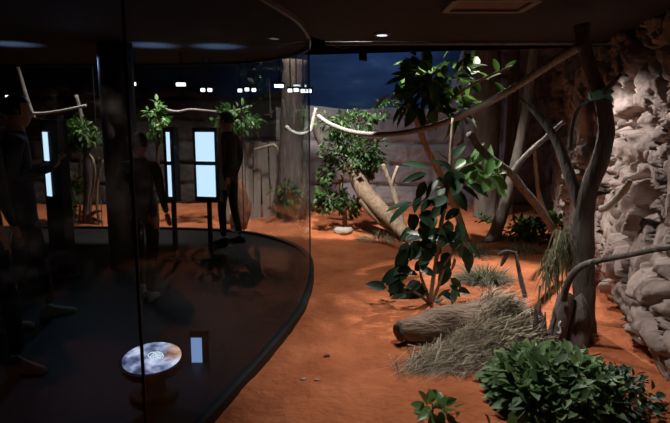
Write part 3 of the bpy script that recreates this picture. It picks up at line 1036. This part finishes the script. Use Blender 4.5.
# ground cover near the back wall
t = thing('ground_cover', 'low dark leafy ground cover between leaning trunk and forked tree', 'shrub', on(P(532, 240, 7.6).x, 7.6))
bm = bmesh.new()
for a, b, rx, rz_, n in ((528, 233, 22, 13, 340), (552, 226, 12, 14, 140), (542, 216, 10, 8, 90)):
    ell_foliage(bm, P(a, b, 7.6), (rad(rx, 7.6), .3, rad(rz_, 7.6)), n, .09, .045, .3, .7, rows=3, clump=24)
obj('foliage', bm, 'leaf_mid', t)
bm = bmesh.new()
for k in range(8):
    a = 512 + k * 6
    tube(bm, [P(a, 250, 7.6), P(a + rnd.uniform(-4, 4), 236, 7.6), P(a + rnd.uniform(-8, 8), 222, 7.6)], [.012, .009, .004], 6, 3)
obj('stem', bm, 'wire_stem', t)
t = thing('ground_cover', 'small fern-like sprig at the foot of the thick grey trunk', 'shrub', on(P(486, 232, 9.0).x, 9.0))
bm = bmesh.new()
ell_foliage(bm, P(484, 221, 9.0), (.22, .2, .14), 130, .09, .04, .2, .7, rows=3, clump=12)
obj('foliage', bm, 'leaf_mid', t)

# ------------------------------------------------------------------ near bushes
B = on(1.25, 3.28)
t = thing('ivy_bush', 'large rounded bush of overlapping pointed green leaves below the stumps', 'bush', B)
bm = bmesh.new()
ell_foliage(bm, (1.26, 3.2, .0), (.35, .40, .235), 1050, .088, .052, .72, 1.0, zmin=lambda x, y: hz(x, y) + .01, rows=4)
ell_foliage(bm, (1.09, 3.12, .0), (.17, .28, .20), 300, .088, .052, .7, 1.0, zmin=lambda x, y: hz(x, y) + .01, rows=4)
ell_foliage(bm, (1.40, 3.22, .0), (.24, .30, .22), 340, .085, .05, .7, 1.0, zmin=lambda x, y: hz(x, y) + .01, rows=4)
obj('foliage', bm, 'leaf_ivy', t)
for k in range(10):
    bm = bmesh.new()
    a = k * .63
    r_ = rnd.uniform(.2, .34)
    tube(bm, [B + Vector((0, 0, -.02)), B + Vector((cos(a) * r_ * .5, sin(a) * r_ * .5, .16)), B + Vector((cos(a) * r_, sin(a) * r_, .22))], [.012, .009, .004], 6, 4)
    obj('stem', bm, 'wire_stem', t)
B = on(1.62, 3.2)
t = thing('creeping_shrub', 'low dark small-leaved creeper spreading from the big bush toward the rock', 'bush', B)
bm = bmesh.new()
ell_foliage(bm, (1.60, 3.16, .0), (.26, .3, .16), 420, .06, .032, .5, .8, zmin=lambda x, y: hz(x, y) + .005, rows=3)
obj('foliage', bm, 'leaf_dark', t)
bm = bmesh.new()
for k in range(7):
    a = k * .9
    tube(bm, [B, B + Vector((cos(a) * .1, sin(a) * .1, .09)), B + Vector((cos(a) * .22, sin(a) * .22, .08))], [.008, .006, .003], 6, 3)
obj('stem', bm, 'wire_stem', t)
yq = 2.95
B = on(P(432, 423, yq).x, yq)
t = thing('young_rubber_plant', 'young plant with a few glossy green leaves before the straw pile', 'plant', B)
bm = bmesh.new()
tube(bm, [B + Vector((0, 0, -.03)), B + Vector((.0, 0, .05)), B + Vector((-.02, .0, .12))], [.006, .005, .003], 7, 4)
tube(bm, [B + Vector((0, 0, .03)), B + Vector((.05, 0, .07)), B + Vector((.10, .0, .10))], [.004, .004, .002], 7, 4)
obj('stem', bm, 'stem', t)
bm = bmesh.new()
leaves_px(bm, [(430, 412, 412, 410, 8), (432, 410, 418, 418, 8), (428, 405, 420, 391, 8), (432, 404, 430, 390, 8), (438, 402, 438, 390, 9), (440, 408, 450, 416, 9), (426, 408, 411, 404, 9), (434, 408, 446, 398, 10), (431, 414, 420, 408, 10), (444, 404, 456, 399, 8), (428, 400, 436, 390, 9), (456, 408, 466, 402, 9), (455, 412, 462, 422, 7),
               (446, 412, 456, 408, 7), (436, 415, 428, 425, 8), (442, 412, 440, 424, 8), (424, 414, 414, 423, 7)], yq, 5, .05)
obj('foliage', bm, 'leaf_light', t)
yq = 2.7
B = on(P(505, 440, yq).x, yq)
t = thing('young_rubber_plant', 'bright leaf tips poking up at the lower edge of the big bush', 'plant', B)
bm = bmesh.new()
tube(bm, [B + Vector((0, 0, -.03)), B + Vector((0, 0, .03)), B + Vector((.02, 0, .08))], [.005, .004, .003], 7, 4)
obj('stem', bm, 'stem', t)
bm = bmesh.new()
leaves_px(bm, [(490, 432, 487, 414, 9), (512, 434, 511, 412, 11), (505, 436, 500, 424, 8)], yq, 5, .03)
obj('foliage', bm, 'leaf_light', t)

# ------------------------------------------------------------------ far enclosure seen through the glass, with plants mirrored in it
t = thing('board_fence', 'fence of weathered upright boards seen through the curved glass', 'fence', on(P(255, 215, 9.6).x, 9.6))
k = 0
for a in range(222, 279, 8):
    bm = bmesh.new()
    Yb = 8.95 + k * .1
    p0 = P(a + 4, 215, Yb)
    h_ = 1.28 + rnd.uniform(-.06, .06)
    z_ = hz(p0.x, Yb) - .03
    add_box(bm, (p0.x, Yb, z_ + h_ / 2), (rad(7.2, Yb), .03, h_), Matrix.Rotation(R(rnd.uniform(-2, 2)), 3, 'Y') @ Matrix.Rotation(R(rnd.uniform(-8, 8)), 3, 'Z'), .006)
    obj('board', bm, 'plank', t, smooth=False)
    k += 1
bm = bmesh.new()
pa, pb = P(222, 155, 9.02), P(280, 155, 9.75)
tube(bm, [pa, pb], [.025, .025], 8, 3)
obj('rail', bm, 'plank', t)
dead('thick_tree', 'broad grey trunk standing behind the curved glass corner', 'tree trunk',
     [('trunk', [(291, 216, 15, 9.4), (290, 190, 13, 9.4), (291, 150, 12.5, 9.4), (293, 105, 12, 9.4), (295, 60, 12, 9.4)])], 'stump', on(P(291, 213, 9.4).x, 9.4))
dead('thin_stick', 'pale bent stick hanging before the board fence', 'stick', [('stem', [(254, 150, 1.2, 9.0), (264, 147, 1.4, 9.0), (274, 145, 1.4, 9.0), (278, 150, 1.2, 9.0)])], 'pale_bark', P(266, 147, 9.0))
t = thing('leafy_shrub', 'low olive shrub at the foot of the board fence', 'shrub', on(P(290, 213, 9.0).x, 9.0))
bm = bmesh.new()
ell_foliage(bm, P(288, 197, 9.0), (.32, .25, .25), 240, .09, .04, .25, .6, rows=3, clump=22)
obj('foliage', bm, 'leaf_mid', t)
limb('stem', [(289, 215, 2, 9.0), (288, 200, 1.6, 9.0), (285, 186, 1, 9.0)], 'wire_stem', t, 7)
t = thing('leafy_shrub', 'mirrored green foliage built as a bush above the board fence', 'shrub', P(240, 122, 9.0))  # stands in for plants reflected in the glass
bm = bmesh.new()
ell_foliage(bm, P(240, 120, 9.0), (.36, .25, .2), 230, .11, .05, .2, .6, rows=3, clump=20)
obj('foliage', bm, 'leaf_light', t)
limb('stem', [(225, 140, 2.4, 9.2), (232, 130, 2, 9.1), (244, 118, 1.5, 9.0)], 'wire_stem', t, 7)
t = thing('leafy_shrub', 'mirrored green foliage built as a bush above the person beside the slim lightbox', 'shrub', on(P(158, 226, 9.1).x, 9.1))  # reflected plants given as a solid bush
bm = bmesh.new()
ell_foliage(bm, P(157, 118, 9.1), (.17, .2, .30), 200, .11, .05, .2, .6, rows=3, clump=18)
ell_foliage(bm, P(150, 190, 9.1), (.14, .2, .25), 120, .10, .045, .2, .6, rows=3, clump=12)
obj('foliage', bm, 'leaf_light', t)
limb('stem', [(158, 228, 2.4, 9.1), (156, 190, 2.2, 9.1), (158, 150, 1.8, 9.1), (157, 120, 1.2, 9.1)], 'wire_stem', t, 7)
bm = bmesh.new()
c = on(P(240, 225, 8.5).x, 8.5)
bmesh.ops.create_icosphere(bm, subdivisions=4, radius=1, matrix=Matrix.Translation(c + Vector((0, 0, .3))) @ Matrix.Diagonal((.16, .16, .44, 1)))
for v in bm.verts:
    v.co += (v.co - c - Vector((0, 0, .3))).normalized() * (.09 * mn.noise(v.co * 3) + .03 * mn.noise(v.co * 9))
tag(obj('boulder', bm, 'brown_rock', base=c), 'tall red-brown boulder before the board fence', 'boulder')

yl = 9.0
B = on(P(86, 226, yl).x, yl)
t = thing('vine_tree', 'spotlit tree wrapped in pale vines seen beside the dark pillar', 'tree', B)
limb('trunk', [(86, 228, 5.5, yl), (87, 212, 4.5, yl), (88, 190, 4.2, yl), (87, 165, 4, yl), (86, 145, 3.4, yl), (82, 120, 2.6, yl), (76, 95, 1.8, yl)], 'grey_bark', t, 10)
for pl in ([(94, 226, 1.6, yl - .1), (90, 205, 1.4, yl - .1), (95, 180, 1.4, yl - .1), (93, 160, 1.3, yl - .1), (86, 152, 1.2, yl - .1)],
           [(79, 225, 1.6, yl), (80, 205, 1.3, yl - .08), (79, 180, 1.3, yl - .08), (81, 155, 1.1, yl - .08)],
           [(100, 225, 1.6, yl), (97, 205, 1.3, yl - .1), (98, 180, 1.2, yl - .1), (103, 160, 1.0, yl - .1)]):
    limb('vine', pl, 'pale_bark', t, 7)
for pl in ([(88, 216, 2.6, yl), (94, 219, 2, yl - .1), (101, 221, 1.2, yl - .15)], [(86, 218, 2.4, yl), (95, 212, 1.8, yl - .15), (102, 211, 1, yl - .15)]):
    limb('root', pl, 'bark', t, 7)
bm = bmesh.new()
for a, b, rx, rz_, n in ((80, 132, 15, 16, 330), (72, 140, 9, 20, 150), (76, 205, 8, 16, 160), (96, 140, 8, 8, 80), (76, 180, 7, 12, 80)):
    ell_foliage(bm, P(a, b, yl - .1), (rad(rx, yl), .25, rad(rz_, yl)), n, .10, .045, .2, .6, rows=3, clump=max(6, n // 10))
obj('foliage', bm, 'leaf_mid', t)

# ------------------------------------------------------------------ visitor hall
bm = bmesh.new()
c = P(120, 140, 6.1)
tube(bm, [(c.x, 6.1, .03), (c.x, 6.1, 1.2), (c.x, 6.1, SOFF)], [.175, .17, .175], 28, 4)
tag(obj('hall_pillar', bm, 'black', base=(c.x, 6.1, .03)), 'thick round black pillar between visitor hall floor and ceiling', 'pillar')


def reflection(label, px, Y, rot, pane_w, frame_w, full=True, off=0.0):  # lit boxes stand in for window images mirrored in the glass
    x = P(px, 165, Y).x
    t = thing('reflection', label, 'reflection', (x, Y, .03))
    zt, zb = P(px, 132, Y).z, P(px, 196, Y).z
    zm = P(px, 163, Y).z
    bm = bmesh.new()
    low = .03 if full else zb - .06
    high = zt + (.12 if full else .05)
    add_box(bm, (x, Y, (low + high) / 2), (frame_w, .10, high - low), None, .01)
    if not full:
        add_box(bm, (x, Y, low / 2 + .02), (.045, .045, low), None, .008)
    obj('housing', bm, 'black', t, smooth=False)
    for a, b in ((zt, zm + .022), (zm - .022, zb)):
        bm = bmesh.new()
        add_box(bm, (x + off, Y - .052, (a + b) / 2), (pane_w, .012, a - b))
        p = obj('lit_pane', bm, 'pane', t, smooth=False)
    bm = bmesh.new()
    add_box(bm, (x, Y - .03, .05), (frame_w + .06, .18, .04), None, .008)
    obj('foot', bm, 'black', t, smooth=False)
    t.rotation_euler = (0, 0, rot)
    return t


reflection('tall black totem carrying a reflected window as a narrow lit double pane, beside the person in navy', 56, 5.7, R(-38), .088, .34, off=-.065)
reflection('slim black lightbox on a thin post giving a mirrored window as a very thin lit pane', 172, 6.4, R(-20), .042, .14, False)
reflection('wide black lightbox on a thin post giving a mirrored window as the broadest lit pane', 208, 6.45, R(-12), .22, .30, False, off=-.005)

# round table display
yc = 3.12
zc = .36
c = P(152, 358, yc)
t = thing('round_display', 'round lit table display with a picture of pale rings on a dark pedestal', 'display', (c.x, yc, .03))
bm = bmesh.new()
zc = c.z
tube(bm, [(c.x, yc, .03), (c.x, yc, .06), (c.x, yc, .08), (c.x, yc, zc - .05)], [.13, .13, .07, .07], 24, 3)
obj('pedestal', bm, 'black', t)
TILT = Matrix.Rotation(R(9), 4, 'X')
bm = bmesh.new()
bmesh.ops.create_cone(bm, cap_ends=True, segments=48, radius1=.165, radius2=.178, depth=.05, matrix=Matrix.Translation(Vector((c.x, yc, zc - .026))) @ TILT)
obj('rim', bm, 'black', t, smooth=False)
bm = bmesh.new()
bmesh.ops.create_cone(bm, cap_ends=True, segments=48, radius1=.162, radius2=.162, depth=.006, matrix=Matrix.Identity(4))
sc = obj('screen', bm, 'display', None, smooth=False)
sc.parent = t
sc.matrix_parent_inverse = Matrix.Identity(4)
sc.location = Vector((0, 0, zc + .003 - .03))
sc.rotation_euler = (R(9), 0, 0)
bm = bmesh.new()
for k, (a, b, r_) in enumerate(((-.005, .02, .022), (.018, .026, .02), (.036, .016, .02), (.012, .002, .022), (.03, -.004, .018), (.05, .0, .016))):
    ring = [(a + cos(q) * r_, b + sin(q) * r_ * 1.2, .006) for q in [i * 2 * pi / 14 for i in range(15)]]
    tube(bm, ring, [.0032] * 15, 6, 1, cap=False)
dr = obj('drawing', bm, 'scribble', None)
dr.parent = sc
# small upright screen beside it
x = P(199, 352, 3.6).x
t = thing('small_screen', 'small upright bluish screen beside the round lit display', 'screen', (x, 3.6, .03))
bm = bmesh.new()
zt, zb = P(199, 338, 3.6).z, P(199, 366, 3.6).z
add_box(bm, (x, 3.62, (zt + .05) / 2 + .01), (.12, .03, zt + .02), None, .006)
obj('stand', bm, 'black', t, smooth=False)
bm = bmesh.new()
add_box(bm, (x - .015, 3.6, (zt + zb) / 2), (.068, .01, zt - zb))
obj('screen', bm, 'screen_small', t, smooth=False)

# lamps hanging from the hall ceiling
def hall_lamp(px, py, Y, w):
    p = P(px, py, Y)
    t = thing('track_lamp', 'small white lamp hanging from the dark hall ceiling', 'lamp', p, 'hall lamps')
    bm = bmesh.new()
    add_box(bm, p + Vector((0, .035, .02)), (w + .03, .08, .05), None, .008)
    obj('housing', bm, 'black', t, smooth=False)
    bm = bmesh.new()
    add_box(bm, p + Vector((0, -.008, 0)), (w, .012, .038), None, .004)
    obj('lens', bm, 'bulb', t, smooth=False)
    bm = bmesh.new()
    tube(bm, [p + Vector((0, .035, .03)), Vector((p.x, p.y + .035, SOFF))], [.007, .007], 6, 1)
    obj('rod', bm, 'black', t)
    return t


wide = hall_lamp(181, 84.5, 6.9, .11)
dup(wide, P(279, 86, 7.2))
nar = hall_lamp(134, 84, 6.8, .05)
for a, b, Y in ((122.5, 84, 6.8), (203, 90, 6.9), (210, 90, 6.9), (240, 90.5, 7.2), (247, 89.5, 7.2), (254, 90, 7.2), (290, 90.5, 7.0), (296, 90, 7.0), (303, 91, 6.7), (309, 91, 6.5), (8, 97, 7.0)):
    dup(nar, P(a, b, Y))

# recessed things in the soffit over the enclosure
ha, hb = G(445, 8, SOFF), G(520, 8, SOFF)
t = thing('ceiling_hatch', 'rectangular grey-framed hatch set in the dark ceiling', 'hatch', ((ha.x + hb.x) / 2, ha.y - .2, SOFF - .02))
bm = bmesh.new()
cx, cy, wd, dp = (ha.x + hb.x) / 2, ha.y - .2, hb.x - ha.x, .4
for dx, dy, sx, sy in ((0, dp / 2, wd, .05), (0, -dp / 2, wd, .05), (wd / 2, 0, .05, dp), (-wd / 2, 0, .05, dp)):
    add_box(bm, (cx + dx, cy + dy, SOFF - .015), (sx, sy, .035), None, .004)
obj('frame', bm, 'hatch_frame', t, smooth=False)
bm = bmesh.new()
add_box(bm, (cx, cy, SOFF - .006), (wd - .04, dp - .04, .012))
obj('panel', bm, 'hatch_panel', t, smooth=False)

g = G(382, 33, SOFF)
t = thing('downlight', 'small lit downlight in the dark ceiling near the blue backdrop', 'lamp', (g.x, g.y, SOFF))
bm = bmesh.new()
tube(bm, [(g.x, g.y, SOFF + .005), (g.x, g.y, SOFF - .02)], [.075, .07], 24, 2)
obj('ring', bm, 'rail', t)
bm = bmesh.new()
tube(bm, [(g.x, g.y, SOFF - .015), (g.x, g.y, SOFF - .024)], [.05, .045], 20, 2)
obj('lens', bm, 'bulb_dim', t)

p = P(362, 43, 6.08)
t = thing('spotlight', 'black cylindrical spotlight hanging at the ceiling edge before the backdrop', 'lamp', (p.x, 6.08, SOFF))
bm = bmesh.new()
tube(bm, [P(362.5, 46, 6.08), P(362.5, 49, 6.08), P(363, 59, 6.08), P(363, 61, 6.08)], [.018, .036, .042, .036], 18, 3)
obj('housing', bm, 'black', t)
bm = bmesh.new()
tube(bm, [(p.x, 6.06, SOFF + .02), P(362.5, 48, 6.08)], [.012, .012], 8, 2)
obj('bracket', bm, 'black', t)
bm = bmesh.new()
tube(bm, [P(330, 44, 6.05), P(338, 47, 6.08), P(346, 47.5, 6.08), P(356, 44, 6.06)], [.01] * 4, 8, 5)
tag(obj('lamp_cable', bm, 'black', base=P(345, 47, 6.08)), 'black cable drooping along the ceiling edge beside the spotlight', 'cable')


# ------------------------------------------------------------------ visitors
def skin_mesh(chains, root=0):
    """chains: (points, radii) sharing points by identity of coordinates -> smooth skinned mesh data"""
    verts, radii, edges, idx = [], [], [], {}
    for pts, rs in chains:
        prev = None
        for p, r_ in zip(pts, rs):
            key = tuple(round(q, 4) for q in p)
            if key not in idx:
                idx[key] = len(verts)
                verts.append(p)
                radii.append(r_)
            i = idx[key]
            if prev is not None and prev != i:
                edges.append((prev, i))
            prev = i
    me = bpy.data.meshes.new('figure')
    me.from_pydata(verts, edges, [])
    o = bpy.data.objects.new('figure', me)
    COL.objects.link(o)
    o.modifiers.new('skin', 'SKIN')
    sv = me.skin_vertices[0].data
    for k, r_ in enumerate(radii):
        sv[k].radius = r_ if isinstance(r_, tuple) else (r_, r_)
        sv[k].use_root = (k == root)
    ss = o.modifiers.new('sub', 'SUBSURF')
    ss.levels = 2
    dg = bpy.context.evaluated_depsgraph_get()
    dg.update()
    res = bpy.data.meshes.new_from_object(o.evaluated_get(dg))
    bpy.data.objects.remove(o)
    bpy.data.meshes.remove(me)
    return res


def person(label, loc, face, h=1.72, top='jacket_dark', stride=.16, arms='phone', shoe='shoe'):
    k = h / 1.72
    mp = lambda s, x, y, z: (s * x, y, z)
    chains = []
    pel, sp, ch, nb, nk, hd = (0, 0, .96), (0, .005, 1.12), (0, .01, 1.30), (0, .015, 1.44), (0, .005, 1.51), (0, -.01, 1.58)
    chains.append(([pel, sp, ch, nb, nk, hd], [(.15, .105), (.135, .095), (.155, .105), (.085, .075), (.05, .052), (.055, .06)]))
    hands = []
    for s in (1, -1):
        st = stride * (1 if s > 0 else -1)
        chains.append(([pel, mp(s, .095, 0, .88), mp(s, .105, -.02 + st * -.45, .5), mp(s, .105, .03 - st, .10)], [(.15, .105), .092, .06, .043]))
        sh = mp(s, .175, .02, 1.405)
        el = mp(s, .235, .06, 1.14)
        if arms == 'phone':
            wr = mp(s, .09, -.21, 1.20)
            hn = mp(s, .05, -.26, 1.25)
        elif arms == 'bag' and s > 0:
            wr = mp(s, .13, -.16, 1.32)
            hn = mp(s, .10, -.19, 1.38)
        else:
            wr = mp(s, .25, -.03, .90)
            hn = mp(s, .25, -.05, .83)
        chains.append(([ch, sh, el, wr], [(.155, .105), .062, .047, .031]))
        hands.append((s, Vector(wr), Vector(hn)))
    body = skin_mesh(chains)
    bm = bmesh.new()
    bm.from_mesh(body)
    for s, wr, hn in hands:
        d = (hn - wr).normalized()
        side = Vector((0, -1, 0)) if abs(d.z) > .8 else Vector((s, 0, 0)).cross(d).cross(d).normalized()
        n = d.cross(side).normalized()
        kn = wr + d * .085
        ch2 = [([tuple(wr), tuple(wr + d * .04), tuple(kn)], [(.024, .024), (.034, .018), (.034, .016)])]
        hm = skin_mesh(ch2)
        bm.from_mesh(hm)
        for q, (o_, L_) in enumerate(((-.028, .068), (-.009, .078), (.010, .074), (.028, .056))):
            p0 = kn + side * o_ - d * .012
            p1 = kn + side * o_ * 1.1 + d * L_ * .5 + n * .006
            p2 = kn + side * o_ * 1.1 + d * L_ * .82 + n * .024
            bm.from_mesh(skin_mesh([([tuple(p0), tuple(p1), tuple(p2)], [.0095, .0085, .007])]))
        th0 = wr + d * .03 - side * .02
        bm.from_mesh(skin_mesh([([tuple(th0), tuple(th0 - side * .028 + d * .02 + n * .01), tuple(th0 - side * .036 + d * .05 + n * .016)], [.011, .0095, .0075])]))
    # head with brow, nose, chin and ears
    hb = bmesh.new()
    bmesh.ops.create_uvsphere(hb, u_segments=28, v_segments=20, radius=1)
    for v in hb.verts:
        x, y, z = v.co
        w = .074 * (1 - .22 * max(0, -z) ** 1.5)
        yy = y * (.096 if y > 0 else .09)
        zz = z * .118
        if y < -.2:
            yy += .012 * math.exp(-(((abs(x) - .38) / .16) ** 2 + ((z - .08) / .13) ** 2))      # eye sockets
            yy -= .026 * math.exp(-((x / .13) ** 2 + ((z + .16) / .15) ** 2))                    # nose
            yy -= .008 * math.exp(-((x / .28) ** 2 + ((z + .52) / .09) ** 2))                    # lips
            yy -= .010 * math.exp(-((x / .3) ** 2 + ((z + .85) / .15) ** 2))                     # chin
        xx = x * w
        if abs(x) > .9 and abs(z) < .3:
            xx += math.copysign(.016 * math.exp(-((y - .1) / .18) ** 2), x)
        v.co = Vector((xx, yy - .012, zz + 1.605))
    tmp = bpy.data.meshes.new('head')
    hb.to_mesh(tmp)
    hb.free()
    bm.from_mesh(tmp)
    for f in bm.faces:
        c = f.calc_center_median()
        skin = c.z > 1.475
        for s, wr, hn in hands:
            if (c - wr).dot((hn - wr).normalized()) > -.005 and (c - wr).length < .2:
                skin = True
        f.material_index = 0 if skin else (2 if c.z < .93 else 1)
    rot = Matrix.Rotation(face, 4, 'Z')
    T = Matrix.Translation(Vector(loc)) @ rot @ Matrix.Scale(k, 4)
    bm.transform(T)
    o = obj('person', bm, ['skin', top, 'jeans'], base=loc)
    tag(o, label, 'person')
    # hair cap
    hb = bmesh.new()
    bmesh.ops.create_uvsphere(hb, u_segments=28, v_segments=18, radius=1)
    kill = [v for v in hb.verts if v.co.z < -.25 or (v.co.y < -.25 and v.co.z < .45)]
    bmesh.ops.delete(hb, geom=kill, context='VERTS')
    for v in hb.verts:
        v.co = Vector((v.co.x * .083, v.co.y * .106 - .008, v.co.z * .128 + 1.608)) + rv(.003)
    hb.transform(T)
    obj('hair', hb, 'hair', o)
    for s in (1, -1):
        st = stride * (1 if s > 0 else -1)
        sb = bmesh.new()
        ax, ay = s * .105, .03 - st
        secs = [(.075, .030, .055), (.05, .038, .095), (.0, .037, .10), (-.06, .040, .075), (-.12, .045, .058), (-.17, .040, .046), (-.195, .022, .03)]
        rings = []
        for dy, w, hh in secs:
            rings.append([sb.verts.new((ax + cos(a) * w, ay + dy, .012 + max(0, sin(a)) * (hh - .012) if sin(a) > 0 else .0)) for a in [i * 2 * pi / 14 for i in range(14)]])
        for i in range(len(rings) - 1):
            for q in range(14):
                sb.faces.new((rings[i][q], rings[i][(q + 1) % 14], rings[i + 1][(q + 1) % 14], rings[i + 1][q]))
        sb.faces.new(rings[0])
        sb.faces.new(list(reversed(rings[-1])))
        bmesh.ops.recalc_face_normals(sb, faces=sb.faces[:])
        sb.transform(T)
        obj('shoe', sb, shoe, o)
    return o


fl = .03
c = P(34, 330, 4.35)
person('person in navy jacket and dark jeans standing before the narrow totem', (c.x, 4.35, fl), R(120), 1.74, 'jacket_blue', .16, 'phone')
c = P(8, 395, 3.45)
person('person in black whose pale shoes stand closest, cut off by the picture edge', (c.x - .06, 3.4, fl), R(75), 1.72, 'jacket_dark', .14, 'down')
c = P(148, 305, 5.05)
person('person in black standing beside the slim lightbox on a post', (c.x, 5.05, fl), R(170), 1.45, 'jacket_dark', .12, 'bag')
c = P(230, 240, 7.3)
person('person in black standing behind the broadest lightbox, back turned', (c.x, 7.3, fl), R(250), 1.66, 'jacket_dark', .06, 'down', 'black')


# ------------------------------------------------------------------ light
def spot(name, loc, target, power, angle, blend=.5, col=(1, .95, .88), size=.06):
    d = bpy.data.lights.new(name, 'SPOT')
    d.energy = power
    d.spot_size = R(angle)
    d.spot_blend = blend
    d.color = col
    d.shadow_soft_size = size
    o = bpy.data.objects.new(name, d)
    COL.objects.link(o)
    o.location = loc
    o.rotation_euler = (Vector(target) - Vector(loc)).to_track_quat('-Z', 'Y').to_euler()
    return o


spot('spot_key', (-.1, 6.75, 3.85), (.2, 7.1, 0), 840, 92, .45, (1, .95, .89))
spot('fill_fig', (-.1, 6.35, 3.6), (.95, 6.9, 2.25), 34, 52, .8, (1, 1, .9))  # spot added to lighten the left of the fig crown
spot('spot_back', (-.1, 6.5, 3.8), (.2, 10.0, .9), 120, 75, .8, (.95, .95, 1))
spot('spot_rock', (1.6, 5.75, 2.31), (2.3, 4.35, .75), 150, 66, .45, (1, .95, .93), .03)
spot('spot_sand_right', (2.7, 8.2, 3.8), (1.3, 5.5, 0), 1150, 33, .6, (1, .95, .89))
spot('spot_downlight', (.42, 5.05, 2.29), (.85, 4.9, 0), 78, 110, .45, (1, .96, .92), .05)
spot('fill_front', (.8, 3.75, 2.31), (1.0, 3.4, 0), 92, 82, .6, (1, .97, .94), .08)  # unseen front fill added below the hatch
spot('spot_far', (-3.2, 8.9, 3.6), (-3.6, 9.2, .6), 420, 95, .7)
spot('spot_fence', (-.75, 8.5, 3.8), (-1.1, 9.3, .3), 300, 100, .7)
spot('spot_blue', (1.0, 10.6, 3.8), (.8, 11.9, 2.4), 34, 150, .8, (.45, .65, 1))
spot('fill_hall', (-2.6, 6.2, 2.2), (-2.0, 3.9, .0), 11, 110, .8, (.4, .6, 1))  # unseen blue fill added to bring out the visitors' shoes
for k, (a, b, Y) in enumerate(((12, 46, 6.2), (152, 50, 6.3), (218, 51, 6.4))):
    q = P(a, b, Y)
    spot('spot_ceiling_blue', (q.x, Y, 1.9), (q.x, Y, SOFF), 32, 75, 1.0, (.25, .5, 1), .02)

w = bpy.data.worlds.new('world')
scene.world = w
w.use_nodes = True
w.node_tree.nodes['Background'].inputs[0].default_value = (.02, .02, .025, 1)
w.node_tree.nodes['Background'].inputs[1].default_value = .02
